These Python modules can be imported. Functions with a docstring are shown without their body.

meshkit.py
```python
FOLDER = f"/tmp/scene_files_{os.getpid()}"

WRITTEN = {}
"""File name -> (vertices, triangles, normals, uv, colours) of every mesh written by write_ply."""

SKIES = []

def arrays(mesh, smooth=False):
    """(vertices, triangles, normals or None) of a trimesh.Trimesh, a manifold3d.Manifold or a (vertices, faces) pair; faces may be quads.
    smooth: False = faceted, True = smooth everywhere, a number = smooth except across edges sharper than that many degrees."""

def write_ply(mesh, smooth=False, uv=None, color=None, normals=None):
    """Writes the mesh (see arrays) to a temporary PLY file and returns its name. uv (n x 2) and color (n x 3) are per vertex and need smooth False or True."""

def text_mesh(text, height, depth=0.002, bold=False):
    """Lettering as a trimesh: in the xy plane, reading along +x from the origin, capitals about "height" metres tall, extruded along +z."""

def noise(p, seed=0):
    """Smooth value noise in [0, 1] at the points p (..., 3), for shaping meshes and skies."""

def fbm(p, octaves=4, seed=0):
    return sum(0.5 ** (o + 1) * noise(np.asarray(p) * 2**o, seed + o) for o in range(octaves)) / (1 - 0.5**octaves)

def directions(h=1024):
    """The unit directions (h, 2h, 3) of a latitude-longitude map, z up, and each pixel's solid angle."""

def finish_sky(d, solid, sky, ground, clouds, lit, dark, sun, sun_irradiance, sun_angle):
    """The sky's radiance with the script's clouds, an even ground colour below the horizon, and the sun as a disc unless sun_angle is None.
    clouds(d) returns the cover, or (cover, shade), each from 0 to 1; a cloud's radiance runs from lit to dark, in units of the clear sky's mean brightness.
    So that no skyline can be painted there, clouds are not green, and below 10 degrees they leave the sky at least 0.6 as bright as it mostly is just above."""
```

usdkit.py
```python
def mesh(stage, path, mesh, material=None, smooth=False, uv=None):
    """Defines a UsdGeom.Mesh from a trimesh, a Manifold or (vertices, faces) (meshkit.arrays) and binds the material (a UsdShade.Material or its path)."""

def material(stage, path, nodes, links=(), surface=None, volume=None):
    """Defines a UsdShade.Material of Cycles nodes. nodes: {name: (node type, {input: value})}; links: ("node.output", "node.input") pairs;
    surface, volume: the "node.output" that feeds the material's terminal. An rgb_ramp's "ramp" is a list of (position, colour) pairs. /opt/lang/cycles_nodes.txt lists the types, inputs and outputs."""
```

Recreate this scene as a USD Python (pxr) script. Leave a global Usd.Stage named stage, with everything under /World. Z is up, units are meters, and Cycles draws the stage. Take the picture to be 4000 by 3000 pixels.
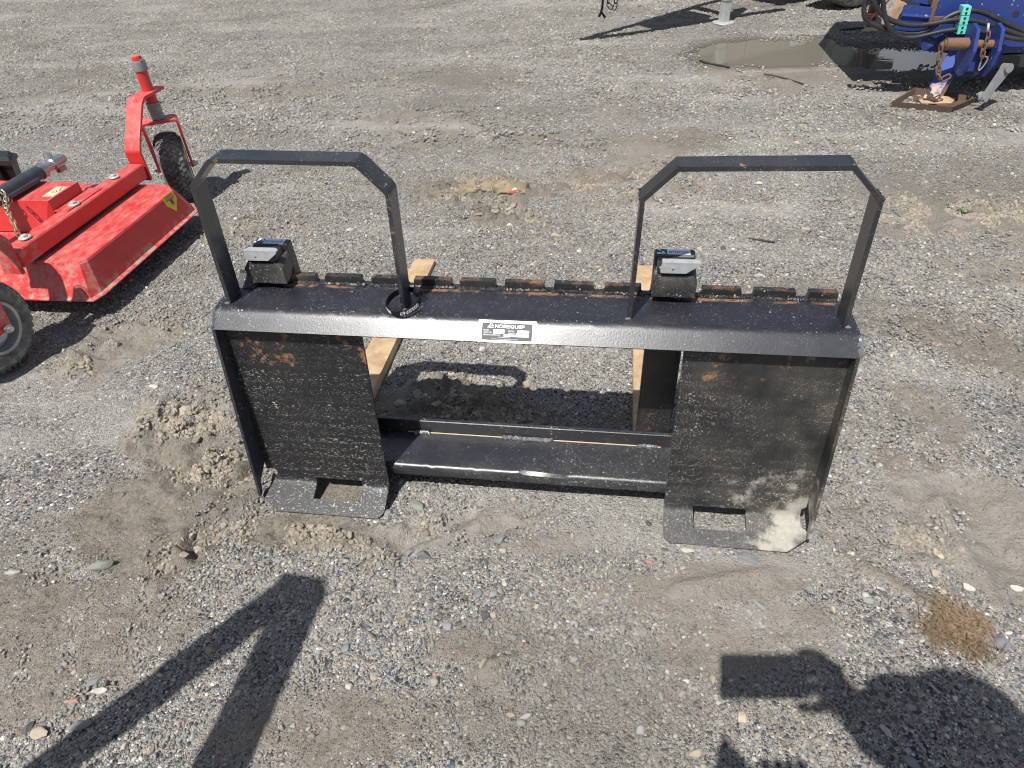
import math
import numpy as np
import trimesh
import shapely
import shapely.geometry as sg
import manifold3d as m3
import usdkit
import meshkit
from pxr import Gf, Sdf, Usd, UsdGeom, UsdLux, UsdShade, Vt

rng = np.random.default_rng(7)
PI = math.pi
stage = Usd.Stage.CreateInMemory()
UsdGeom.SetStageUpAxis(stage, UsdGeom.Tokens.z)
UsdGeom.Xform.Define(stage, '/World')
UsdGeom.Scope.Define(stage, '/World/Looks')

# ------------------------------------------------------------------ camera, sky, sun, exposure
CAM = np.array([0.1692, -1.1868, 1.2209])                # the phone's lens
F_PX = 2677.9                                            # focal length in pixels of a 4000 pixel wide picture
YAW, PITCH, ROLL = math.radians(9.7662), math.radians(38.8971), math.radians(-3.1321)
SUN_AZ, SUN_EL = math.radians(202.0), math.radians(59.2)  # direction towards the sun, azimuth clockwise from +y
SUN_INTENSITY, SKY_STRENGTH, EXPOSURE = 1.0, 0.058, 0.68

FWD = np.array([-math.sin(YAW) * math.cos(PITCH), math.cos(YAW) * math.cos(PITCH), -math.sin(PITCH)])
_r = np.array([math.cos(YAW), math.sin(YAW), 0.0])
_u = np.cross(_r, FWD)
RIGHT = math.cos(ROLL) * _r + math.sin(ROLL) * _u
UP = -math.sin(ROLL) * _r + math.cos(ROLL) * _u

cam = UsdGeom.Camera.Define(stage, '/World/camera')
cam.CreateHorizontalApertureAttr(36.0)
cam.CreateVerticalApertureAttr(27.0)
cam.CreateFocalLengthAttr(36.0 * F_PX / 4000.0)
cam.CreateClippingRangeAttr(Gf.Vec2f(0.02, 10000.0))
cam.CreateExposureAttr(EXPOSURE)
M = np.eye(4)
M[0, :3], M[1, :3], M[2, :3], M[3, :3] = RIGHT, UP, -FWD, CAM
cam.AddTransformOp().Set(Gf.Matrix4d(M.tolist()))

TO_SUN = np.array([math.sin(SUN_AZ) * math.cos(SUN_EL), math.cos(SUN_AZ) * math.cos(SUN_EL), math.sin(SUN_EL)])
sun = UsdLux.DistantLight.Define(stage, '/World/sun')
sun.CreateIntensityAttr(SUN_INTENSITY)
sun.CreateAngleAttr(0.53)
sun.CreateColorAttr(Gf.Vec3f(1.0, 0.97, 0.925))
sun.CreateNormalizeAttr(True)
_x = np.cross([0, 0, 1.0], TO_SUN)
_x /= np.linalg.norm(_x)
Ms = np.eye(4)
Ms[0, :3], Ms[1, :3], Ms[2, :3] = _x, np.cross(TO_SUN, _x), TO_SUN
sun.AddTransformOp().Set(Gf.Matrix4d(Ms.tolist()))


class Graph:
    """Collects Cycles nodes; a reference is 'node.output'."""

    def __init__(self):
        self.nodes, self.links = {}, []

    def add(self, kind, out, **inputs):
        name = f'{kind}_{len(self.nodes)}'
        plain = {}
        for k, v in inputs.items():
            if isinstance(v, str) and '.' in v:
                self.links.append((v, f'{name}.{k}'))
            else:
                plain[k] = v
        self.nodes[name] = (kind, plain)
        return f'{name}.{out}'

    def math(self, op, a, b=0.5, c=0.0, clamp=False):
        return self.add('math', 'value', math_type=op, value1=a, value2=b, value3=c, use_clamp=clamp)

    def ramp(self, v, a, b, lo=0.0, hi=1.0, smooth=True):
        return self.add('map_range', 'result', range_type='smoothstep' if smooth else 'linear', value=v, from_min=a, from_max=b, to_min=lo, to_max=hi, clamp=True)

    def mix(self, fac, a, b, kind='mix'):
        return self.add('mix', 'color', mix_type=kind, fac=fac, color1=a, color2=b)

    def noise(self, scale, vec=None, detail=3.0, rough=0.55, dist=0.0, out='fac'):
        k = dict(scale=scale, detail=detail, roughness=rough, distortion=dist)
        return self.add('noise_texture', out, vector=vec or self.pos(), **k)

    def voronoi(self, scale, vec=None, feature='f1', out='distance', randomness=1.0, dim='3D'):
        return self.add('voronoi_texture', out, vector=vec or self.pos(), feature=feature, scale=scale, randomness=randomness, dimensions=dim)

    def pos(self):
        if not hasattr(self, '_pos'):
            self._pos = self.add('geometry', 'position')
        return self._pos

    def scaled(self, s, rot=(0, 0, 0)):
        return self.add('mapping', 'vector', vector=self.pos(), scale=s, rotation=rot)

    def xyz(self, vec=None):
        r = self.add('separate_xyz', 'x', vector=vec or self.pos())
        n = r.split('.')[0]
        return n + '.x', n + '.y', n + '.z'

    def rgb(self, col):
        n = self.add('separate_color', 'r', color=col).split('.')[0]
        return n + '.r', n + '.g', n + '.b'

    def nz(self):
        n = self.add('geometry', 'normal')
        return self.xyz(n)[2]

    def bump(self, h, strength=0.4, distance=0.002, normal=None):
        k = dict(height=h, strength=strength, distance=distance)
        if normal:
            k['normal'] = normal
        return self.add('bump', 'normal', **k)

    def principled(self, **k):
        return self.add('principled_bsdf', 'BSDF', **k)

    def done(self, name, surface):
        return usdkit.material(stage, f'/World/Looks/{name}', self.nodes, self.links, surface=surface)


# ------------------------------------------------------------------ sky
g = Graph()
sky_col = g.add('sky_texture', 'color', sky_type='single_scattering', sun_disc=False, sun_elevation=SUN_EL, sun_rotation=math.atan2(TO_SUN[0], TO_SUN[1]), altitude=300.0, air_density=1.0, aerosol_density=1.0)
direction = g.add('texture_coordinate', 'generated')
cl = g.noise(2.3, direction, detail=6.0, rough=0.6)
cover = g.ramp(cl, 0.47, 0.66)
sky_mixed = g.mix(g.math('multiply', cover, 0.85), sky_col, (9.5, 9.6, 9.8))
bg = g.add('background_shader', 'background', color=sky_mixed, strength=SKY_STRENGTH)
sky_mat = g.done('sky', bg)
dome = UsdLux.DomeLight.Define(stage, '/World/sky')
UsdShade.MaterialBindingAPI.Apply(dome.GetPrim()).Bind(sky_mat)
dome.GetPrim().SetCustomDataByKey('kind', 'structure')

# ------------------------------------------------------------------ materials
def flat_mat(name, col, rough=0.5, metallic=0.0, var=0.15, scale=30.0, bump=0.0, bscale=200.0, **more):
    g = Graph()
    n = g.noise(scale, detail=4.0)
    k = g.ramp(n, 0.3, 0.7, 1.0 - var, 1.0 + var, smooth=False)
    c = g.add('vector_math', 'vector', math_type='scale', vector1=tuple(col), scale=k)
    kw = dict(base_color=c, roughness=rough, metallic=metallic, **more)
    if bump:
        kw['normal'] = g.bump(g.noise(bscale, detail=3.0), bump, 0.002)
    return g.done(name, g.principled(**kw))


def black_paint(name, specks=0.5, streak=False, hammered=0.0, rust=None, mudpatch=False, dust=0.15, rough=0.33, base=(0.012, 0.0125, 0.0145), spec=0.6, rust_less=0.0):
    """Worn black machine enamel: dust film, pale flecks, rust."""
    g = Graph()
    x, y, z = g.xyz()
    col = base
    # thin dust film
    d = g.ramp(g.noise(9.0, detail=5.0, rough=0.65), 0.42, 0.75, 0.0, dust)
    col = g.mix(d, col, (0.22, 0.19, 0.15))
    rgh = g.math('add', g.math('multiply', d, 0.8), rough)
    if rust:
        kind = rust
        n1 = g.noise(17.0, detail=6.0, rough=0.65)
        n2 = g.noise(70.0, detail=4.0, rough=0.6)
        nn = g.math('add', g.math('multiply', n1, 0.7), g.math('multiply', n2, 0.3))
        if kind == 'seam':       # along the welded back edge of the shelf
            where = g.math('multiply', g.ramp(y, -0.024, -0.013), g.ramp(y, 0.0, -0.004))
            m = g.ramp(g.math('add', nn, g.math('multiply', where, 0.27)), 0.72, 0.86, 0.0, 0.8)
        elif kind == 'plate':    # blooms under the lip, few further down
            where = g.math('maximum', g.ramp(z, 0.31, 0.40), g.math('multiply', g.ramp(z, 0.14, 0.05), 0.45))
            m = g.ramp(g.math('add', nn, g.math('multiply', where, 0.17)), 0.70 + rust_less, 0.77 + rust_less, 0.0, 0.8)
        elif kind == 'rail':
            m = g.ramp(g.math('add', nn, g.ramp(z, 0.500, 0.516, 0.0, 0.20)), 0.66, 0.82, 0.0, 0.75)
        else:
            m = g.ramp(nn, 0.60, 0.68)
        rc = g.mix(g.noise(120.0, detail=3.0), (0.15, 0.058, 0.026), (0.33, 0.175, 0.09))
        col = g.mix(m, col, rc)
        rgh = g.mix(m, rgh, (0.85, 0.85, 0.85))
        rgh = g.add('rgb_to_bw', 'val', color=rgh)
    if specks:
        vec = g.scaled((0.48, 1.0, 1.0), (0, 0.12, 0)) if streak else g.pos()
        msum = None
        for sc, thr, size in ((150.0, 0.62, 0.20), (330.0, 0.50, 0.24), (620.0, 0.45, 0.27)):
            v = g.voronoi(sc, vec, out='distance')
            vn = v.split('.')[0]
            r, gg, b = g.rgb(vn + '.color')
            on = g.math('multiply', g.math('less_than', v, g.math('multiply', gg, size * 1.5)), g.math('greater_than', r, 1.0 - (1.0 - thr) * specks))
            msum = on if msum is None else g.math('maximum', msum, on)
        dens = g.ramp(g.noise(5.5, detail=3.0), 0.33, 0.62)
        if streak:
            dens = g.math('maximum', g.math('multiply', dens, g.ramp(z, 0.44, 0.30, 0.25, 0.8)), g.math('multiply', g.ramp(z, 0.34, 0.12), g.ramp(x, -0.60, -0.43, 0.25, 1.0)))
        msum = g.math('multiply', msum, dens)
        col = g.mix(g.math('multiply', msum, 0.85), col, g.mix(g.noise(60.0), (0.66, 0.65, 0.62), (0.42, 0.39, 0.31)))
        rgh = g.math('maximum', rgh, g.math('multiply', msum, 0.8))
    if mudpatch:                 # pale dried mud smeared on the outer lower corner
        place = g.math('multiply', g.ramp(x, 0.40, 0.60), g.ramp(z, 0.27, 0.06))
        nn = g.math('add', g.math('multiply', g.noise(14.0, detail=6.0, rough=0.6), 0.7), g.math('multiply', g.noise(55.0, detail=4.0), 0.3))
        mm = g.ramp(g.math('add', nn, g.math('multiply', place, 0.21)), 0.60, 0.76)
        haze = g.math('multiply', g.ramp(x, 0.36, 0.60), g.ramp(g.noise(11.0, detail=5.0), 0.3, 0.7, 0.0, 0.22))
        col = g.mix(haze, col, (0.25, 0.23, 0.18))
        col = g.mix(g.math('multiply', mm, 0.85), col, g.mix(g.noise(90.0), (0.28, 0.262, 0.22), (0.47, 0.45, 0.385)))
        rgh = g.math('maximum', rgh, g.math('multiply', mm, 0.9))
    fine = g.noise(520.0, detail=2.0)
    h = fine
    if hammered:
        h = g.math('add', g.noise(260.0, detail=2.0), g.math('multiply', g.noise(700.0, detail=1.0), 0.35))
    nrm = g.bump(h, 0.12 + hammered, 0.0006)
    return g.done(name, g.principled(base_color=col, roughness=rgh, normal=nrm, specular_ior_level=spec))


M_shelf = black_paint('black_enamel_shelf', specks=0.35, rust='seam', dust=0.07, rough=0.335, hammered=0.20, base=(0.013, 0.0145, 0.021), spec=0.66)
M_guard = black_paint('black_enamel_guard', specks=0.25, rust='spots', dust=0.10, rough=0.34, base=(0.013, 0.0145, 0.019), spec=0.8, hammered=0.05)
M_plateL = black_paint('black_enamel_streaked', specks=1.0, streak=True, rust='plate', dust=0.035, rough=0.44, spec=0.38)
M_plateR = black_paint('black_enamel_muddy', specks=0.9, rust='plate', dust=0.14, rough=0.46, spec=0.5, rust_less=0.035, mudpatch=True)
M_rail = black_paint('black_enamel_rusty', specks=0.4, rust='rail', dust=0.15, rough=0.45)
M_cross = black_paint('black_enamel_cross', specks=0.6, dust=0.12, rough=0.35, hammered=0.12, base=(0.013, 0.0145, 0.019), spec=0.8)
M_tinedark = black_paint('black_enamel_tine', specks=0.45, rust='spots', dust=0.2, rough=0.42)
M_housing = black_paint('black_cast_housing', specks=1.0, dust=0.5, rough=0.5, hammered=0.35, rust='spots')
M_plastic = flat_mat('black_plastic', (0.012, 0.012, 0.013), 0.45, var=0.2, bump=0.1)
M_band = flat_mat('black_band', (0.008, 0.008, 0.009), 0.3)
M_zinc = flat_mat('zinc', (0.46, 0.47, 0.475), 0.36, 0.35, var=0.12, scale=90.0, bump=0.1)
M_weld = flat_mat('weld_bead', (0.22, 0.22, 0.235), 0.28, 0.5, var=0.3, scale=160.0, bump=0.4, bscale=400.0)
M_white = flat_mat('white_print', (0.75, 0.75, 0.75), 0.5, var=0.04)
M_label_dark = flat_mat('label_dark', (0.035, 0.036, 0.04), 0.55, var=0.2)
M_paperblue = flat_mat('sticker_blue', (0.55, 0.68, 0.86), 0.5, var=0.08)
M_ink = flat_mat('ink', (0.02, 0.02, 0.03), 0.6)
M_galv = flat_mat('galvanised', (0.45, 0.47, 0.45), 0.5, 0.35, var=0.15, scale=40.0)
M_rim = flat_mat('rim_grey', (0.36, 0.37, 0.38), 0.4, 0.5, var=0.12)
M_hose = flat_mat('hose_rubber', (0.022, 0.022, 0.024), 0.45, var=0.35, scale=25.0, bump=0.1)
M_teal = flat_mat('teal_plastic', (0.13, 0.58, 0.47), 0.5, var=0.08)
M_orange = flat_mat('orange_cord', (0.75, 0.25, 0.14), 0.6)
M_brass = flat_mat('plated_chain', (0.52, 0.47, 0.30), 0.35, 0.75, var=0.2)
M_shaft = flat_mat('shaft_paint', (0.055, 0.062, 0.072), 0.38, 0.3, var=0.2)
M_steel = flat_mat('bright_steel', (0.5, 0.5, 0.5), 0.3, 0.9, var=0.1)
M_yellow = flat_mat('sticker_yellow', (0.62, 0.46, 0.06), 0.5, var=0.06)
M_cream = flat_mat('sticker_cream', (0.62, 0.52, 0.34), 0.55, var=0.12)
M_redink = flat_mat('red_ink', (0.42, 0.05, 0.02), 0.6)
M_tanpad = flat_mat('tan_pad', (0.52, 0.40, 0.28), 0.7, var=0.15)
M_rag = flat_mat('rag_cloth', (0.215, 0.175, 0.11), 0.9, var=0.3, scale=25.0, bump=0.4, bscale=120.0)
M_straw = flat_mat('straw', (0.225, 0.160, 0.100), 0.85, var=0.6, scale=120.0)
M_leaf = flat_mat('weed_leaf', (0.09, 0.16, 0.04), 0.6, var=0.3)
M_twig = flat_mat('twig_dark', (0.035, 0.033, 0.03), 0.7)
M_greypaint = flat_mat('grey_paint', (0.19, 0.20, 0.20), 0.5, var=0.2, scale=18.0)
M_skin = flat_mat('skin', (0.45, 0.26, 0.18), 0.5, subsurface_weight=0.0)
M_shirt = flat_mat('shirt_cloth', (0.06, 0.08, 0.12), 0.9, bump=0.2)
M_jeans = flat_mat('jeans_cloth', (0.03, 0.045, 0.09), 0.9, bump=0.2)
M_cap = flat_mat('cap_cloth', (0.04, 0.04, 0.045), 0.9)
M_hair = flat_mat('hair', (0.03, 0.02, 0.012), 0.7)
M_boot = flat_mat('boot_leather', (0.07, 0.045, 0.03), 0.6)
M_glass = flat_mat('phone_glass', (0.01, 0.01, 0.012), 0.12)
M_panel_olive = flat_mat('trailer_olive', (0.16, 0.15, 0.12), 0.6, var=0.1, scale=3.0)
M_panel_pale = flat_mat('trailer_pale', (0.42, 0.42, 0.40), 0.55, var=0.08, scale=3.0)
M_panel_white = flat_mat('trailer_white', (0.75, 0.74, 0.70), 0.5, var=0.05)


def tan_tine():
    g = Graph()
    x, y, z = g.xyz()
    n = g.noise(14.0, detail=6.0, rough=0.65)
    c = g.mix(g.ramp(n, 0.35, 0.7), (0.46, 0.34, 0.205), (0.33, 0.20, 0.105))
    c = g.mix(g.ramp(g.noise(45.0, detail=4.0), 0.58, 0.7, 0.0, 0.5), c, (0.50, 0.42, 0.30))
    c = g.mix(g.math('multiply', g.ramp(g.voronoi(60.0, g.scaled((1.0, 0.3, 1.0), (0, 0, 0.6))), 0.16, 0.05), 0.45), c, (0.22, 0.15, 0.08))
    return g.done('muddy_worn_steel', g.principled(base_color=c, roughness=0.78, normal=g.bump(g.noise(60.0, detail=5.0), 0.4, 0.003)))


M_blade = tan_tine()


def red_paint():
    g = Graph()
    nz = g.nz()
    up = g.ramp(nz, 0.35, 0.9)
    x, y, z = g.xyz()
    n = g.noise(46.0, g.scaled((1.0, 0.45, 1.0), (0, 0, 0.5)), detail=7.0, rough=0.72)
    n2 = g.noise(7.0, detail=4.0)
    base = g.mix(g.noise(6.0, detail=2.0), (0.45, 0.018, 0.019), (0.50, 0.026, 0.025))
    film = g.math('multiply', g.ramp(g.math('add', n, g.math('multiply', n2, 0.35)), 0.42, 1.12), g.math('multiply_add', up, 0.62, 0.10))
    c = g.mix(film, base, (0.55, 0.29, 0.25))
    endf = g.ramp(y, 0.64, 0.57, 0.0, 0.55)
    lowm = g.math('multiply', g.math('maximum', g.ramp(z, 0.112, 0.084), endf), g.ramp(g.math('add', g.noise(38.0, detail=5.0, rough=0.65), g.math('multiply', n2, 0.3)), 0.56, 0.78))
    c = g.mix(g.math('multiply', lowm, 0.85), c, (0.33, 0.28, 0.22))
    sc = g.ramp(g.noise(150.0, g.scaled((1.0, 0.12, 1.0), (0, 0, 0.9)), detail=2.0), 0.70, 0.74, 0.0, 0.4)
    c = g.mix(g.math('multiply', sc, up), c, (0.62, 0.45, 0.40))
    r = g.math('add', g.math('multiply', film, 0.5), g.math('multiply_add', lowm, 0.4, 0.36))
    return g.done('red_machine_paint', g.principled(base_color=c, roughness=r, normal=g.bump(g.noise(300.0, detail=2.0), 0.06, 0.001), coat_weight=0.0))


M_red = red_paint()


def blue_paint():
    g = Graph()
    n = g.noise(9.0, detail=6.0, rough=0.7)
    base = g.mix(g.noise(4.0), (0.016, 0.034, 0.15), (0.022, 0.045, 0.20))
    c = g.mix(g.ramp(n, 0.60, 0.68, 0.0, 0.35), base, (0.22, 0.24, 0.34))
    v = g.voronoi(42.0)
    r, gg, b = g.rgb(v.split('.')[0] + '.color')
    chip = g.math('multiply', g.math('less_than', v, g.math('multiply', gg, 0.34)), g.math('greater_than', r, 0.74))
    c = g.mix(g.math('multiply', chip, 0.6), c, (0.36, 0.32, 0.30))
    rust = g.ramp(g.math('add', g.noise(13.0, detail=6.0, rough=0.65), 0.0), 0.66, 0.70)
    c = g.mix(rust, c, g.mix(g.noise(80.0), (0.12, 0.045, 0.018), (0.24, 0.11, 0.05)))
    return g.done('blue_machine_paint', g.principled(base_color=c, roughness=0.42, normal=g.bump(g.noise(150.0), 0.06, 0.001)))


M_blue = blue_paint()


def rust_mat(name, a, b, rough=0.85):
    g = Graph()
    c = g.mix(g.noise(28.0, detail=6.0, rough=0.7), a, b)
    c = g.mix(g.ramp(g.noise(9.0, detail=4.0), 0.5, 0.72, 0.0, 0.6), c, (0.10, 0.06, 0.04))
    return g.done(name, g.principled(base_color=c, roughness=rough, normal=g.bump(g.noise(90.0, detail=4.0), 0.4, 0.002)))


M_rust = rust_mat('rust', (0.105, 0.052, 0.032), (0.20, 0.115, 0.072))
M_rustpan = rust_mat('rust_pan', (0.055, 0.035, 0.025), (0.13, 0.085, 0.055))
M_rustpale = rust_mat('rust_pale', (0.34, 0.20, 0.12), (0.46, 0.34, 0.23))


def leg_paint():
    g = Graph()
    x, y, z = g.xyz()
    n = g.noise(22.0, detail=6.0, rough=0.65)
    m = g.ramp(g.math('add', n, g.ramp(z, 0.15, 0.03, -0.22, 0.20)), 0.47, 0.62)
    c = g.mix(m, (0.024, 0.05, 0.24), g.mix(g.noise(50.0), (0.40, 0.24, 0.14), (0.44, 0.38, 0.28)))
    return g.done('blue_paint_worn_leg', g.principled(base_color=c, roughness=0.6))


M_leg = leg_paint()


def tyre_mat():
    g = Graph()
    n = g.noise(30.0, detail=6.0, rough=0.65)
    c = g.mix(g.ramp(n, 0.36, 0.72, 0.18, 0.85), (0.034, 0.034, 0.035), (0.26, 0.245, 0.21))
    return g.done('tyre_rubber', g.principled(base_color=c, roughness=0.72, normal=g.bump(g.noise(150.0), 0.15, 0.001)))


M_tyre = tyre_mat()


def ground_mat():
    g = Graph()
    mud = g.add('attribute', 'fac', attribute='mud')
    wet = g.add('attribute', 'fac', attribute='wet')
    big = g.noise(1.3, detail=4.0, rough=0.6)
    pal = [(0.0, (0.045, 0.047, 0.050)), (0.14, (0.095, 0.100, 0.108)), (0.28, (0.23, 0.235, 0.23)), (0.38, (0.135, 0.148, 0.158)), (0.48, (0.34, 0.30, 0.24)), (0.56, (0.26, 0.265, 0.26)),
           (0.64, (0.40, 0.375, 0.32)), (0.71, (0.11, 0.10, 0.085)), (0.80, (0.29, 0.19, 0.15)), (0.835, (0.46, 0.44, 0.39)), (0.885, (0.065, 0.07, 0.075)), (0.95, (0.66, 0.64, 0.60))]
    grain = g.noise(480.0, detail=2.0)
    dirt = g.mix(g.ramp(g.noise(6.0, detail=4.0, rough=0.65), 0.32, 0.7), (0.155, 0.137, 0.112), (0.250, 0.230, 0.198))
    dirt = g.mix(g.ramp(grain, 0.40, 0.62, 0.0, 0.75), dirt, (0.37, 0.352, 0.315))
    col, heights = dirt, None
    for sc, keep, amp in ((400.0, 0.20, 0.22), (220.0, 0.42, 0.40), (120.0, 0.62, 0.62)):
        v = g.voronoi(sc, dim='2D')
        vn = v.split('.')[0]
        r, gg, b = g.rgb(vn + '.color')
        c = g.add('rgb_ramp', 'color', fac=r, ramp=pal, interpolate=False)
        here = g.math('greater_than', gg, g.math('multiply_add', mud, 0.55, keep))
        edge = g.math('multiply_add', b, 0.25, 0.40)
        inside = g.math('multiply', here, g.math('less_than', v, edge))
        col = g.mix(inside, col, c)
        h = g.math('multiply', g.math('multiply', g.ramp(v, 0.55, 0.12), here), amp)
        heights = h if heights is None else g.math('maximum', heights, h)
    crumb = g.noise(95.0, detail=4.0, rough=0.7)
    mudc = g.mix(g.ramp(big, 0.35, 0.65), (0.130, 0.106, 0.080), (0.205, 0.176, 0.140))
    mudc = g.mix(g.ramp(crumb, 0.34, 0.66, 0.0, 0.6), mudc, (0.30, 0.272, 0.228))
    patchy = g.noise(17.0, detail=5.0, rough=0.7)
    m = g.math('multiply', g.ramp(g.math('add', mud, g.math('multiply_add', patchy, 1.5, -0.75)), 0.22, 0.78), g.ramp(heights, 0.35, 0.1, 0.25, 1.0))
    col = g.mix(g.math('multiply', m, 0.92), col, mudc)
    track = g.noise(1.0, g.scaled((0.8, 2.3, 1.0), (0, 0, -0.30)), detail=5.0, rough=0.6)
    col = g.mix(g.ramp(track, 0.51, 0.66, 0.0, 0.60), col, (0.35, 0.335, 0.308))
    col = g.mix(g.ramp(track, 0.48, 0.36, 0.0, 0.60), col, (0.165, 0.149, 0.126))
    col = g.mix(g.ramp(big, 0.45, 0.70, 0.0, 0.25), col, (0.285, 0.272, 0.250))
    col = g.mix(g.ramp(big, 0.42, 0.26, 0.0, 0.30), col, (0.165, 0.149, 0.126))
    col = g.mix(wet, col, g.mix(1.0, col, (0.42, 0.40, 0.38), 'multiply'))
    hh = g.math('add', heights, g.math('multiply', crumb, g.math('multiply_add', mud, 1.1, 0.55)))
    nrm = g.bump(hh, 0.9, 0.0065)
    rgh = g.math('multiply_add', wet, -0.5, 0.95)
    return g.done('gravel_ground', g.principled(base_color=col, roughness=rgh, normal=nrm, specular_ior_level=0.2))


M_ground = ground_mat()


def water_mat():
    g = Graph()
    rip = g.noise(6.0, g.scaled((1.0, 2.5, 1.0)), detail=3.0)
    nrm = g.bump(rip, 0.05, 0.01)
    return g.done('muddy_water', g.principled(base_color=(0.150, 0.140, 0.112), roughness=0.02, ior=1.33, normal=nrm))


M_water = water_mat()


def stone_mat(name, a, b):
    g = Graph()
    c = g.mix(g.noise(55.0, detail=4.0, rough=0.6), a, b)
    rnd = g.add('object_info', 'random')
    c = g.add('vector_math', 'vector', math_type='scale', vector1=c, scale=g.ramp(rnd, 0.0, 1.0, 0.75, 1.25, smooth=False))
    dust = g.ramp(g.noise(40.0, detail=3.0), 0.35, 0.7, 0.05, 0.5)
    c = g.mix(dust, c, (0.24, 0.22, 0.19))
    return g.done(name, g.principled(base_color=c, roughness=0.8, specular_ior_level=0.3))


STONES = {
    'grey': ((0.19, 0.195, 0.195), (0.29, 0.29, 0.28)),
    'bluegrey': ((0.135, 0.147, 0.158), (0.20, 0.215, 0.225)),
    'dark': ((0.045, 0.048, 0.054), (0.085, 0.088, 0.09)),
    'tan': ((0.30, 0.245, 0.175), (0.42, 0.36, 0.27)),
    'pale': ((0.36, 0.345, 0.31), (0.50, 0.48, 0.435)),
    'red': ((0.25, 0.13, 0.105), (0.33, 0.20, 0.165)),
    'green': ((0.155, 0.175, 0.145), (0.235, 0.25, 0.21)),
    'dirt': ((0.17, 0.138, 0.10), (0.26, 0.22, 0.17)),
    'clod': ((0.22, 0.185, 0.14), (0.36, 0.315, 0.25)),
}
M_stone = {k: stone_mat('stone_' + k, *v) for k, v in STONES.items()}

# ------------------------------------------------------------------ object helpers
taken = set()


def numbered(parent, name):
    p = f'{parent}/{name}'
    k = 0
    while p in taken:
        k += 1
        p = f'{parent}/{name}_{k:03d}'
    taken.add(p)
    return p


class Thing:
    def __init__(self, name, label, cat, base=(0, 0, 0), group=None, kind=None):
        self.path = numbered('/World', name)
        self.base = np.asarray(base, float)
        x = UsdGeom.Xform.Define(stage, self.path)
        x.AddTranslateOp().Set(Gf.Vec3d(*map(float, base)))
        describe(x.GetPrim(), label, cat, group, kind)

    def part(self, name, mesh, mat, parent=None, label=None, smooth=35):
        p = numbered(parent or self.path, name)
        v, f = vf(mesh)
        m = usdkit.mesh(stage, p, trimesh.Trimesh(v - self.base, f, process=False), mat, smooth=smooth)
        if label:
            m.GetPrim().SetCustomDataByKey('label', label)
        return p


def describe(prim, label, cat, group=None, kind=None):
    for k, v in (('label', label), ('category', cat), ('group', group), ('kind', kind)):
        if v:
            prim.SetCustomDataByKey(k, v)


def single(name, mesh, mat, label=None, cat=None, group=None, kind=None, smooth=35):
    p = numbered('/World', name)
    m = usdkit.mesh(stage, p, mesh, mat, smooth=smooth)
    describe(m.GetPrim(), label, cat, group, kind)
    return m


def vf(mesh):
    if hasattr(mesh, 'to_mesh'):
        m = mesh.to_mesh()
        return np.asarray(m.vert_properties[:, :3], float), np.asarray(m.tri_verts)
    return np.asarray(mesh.vertices, float), np.asarray(mesh.faces)


def tm(mesh):
    v, f = vf(mesh)
    return trimesh.Trimesh(v, f, process=False)


def man(mesh):
    mesh = trimesh.Trimesh(mesh.vertices, mesh.faces, process=True)
    return m3.Manifold(m3.Mesh(np.asarray(mesh.vertices, np.float32), np.asarray(mesh.faces, np.uint32)))


def cat(*ms):
    return trimesh.util.concatenate([tm(m) for m in ms])


def moved(mesh, R=None, t=(0, 0, 0)):
    v, f = vf(mesh)
    if R is not None:
        v = v @ np.asarray(R).T
    return trimesh.Trimesh(v + np.asarray(t), f, process=False)


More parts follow.
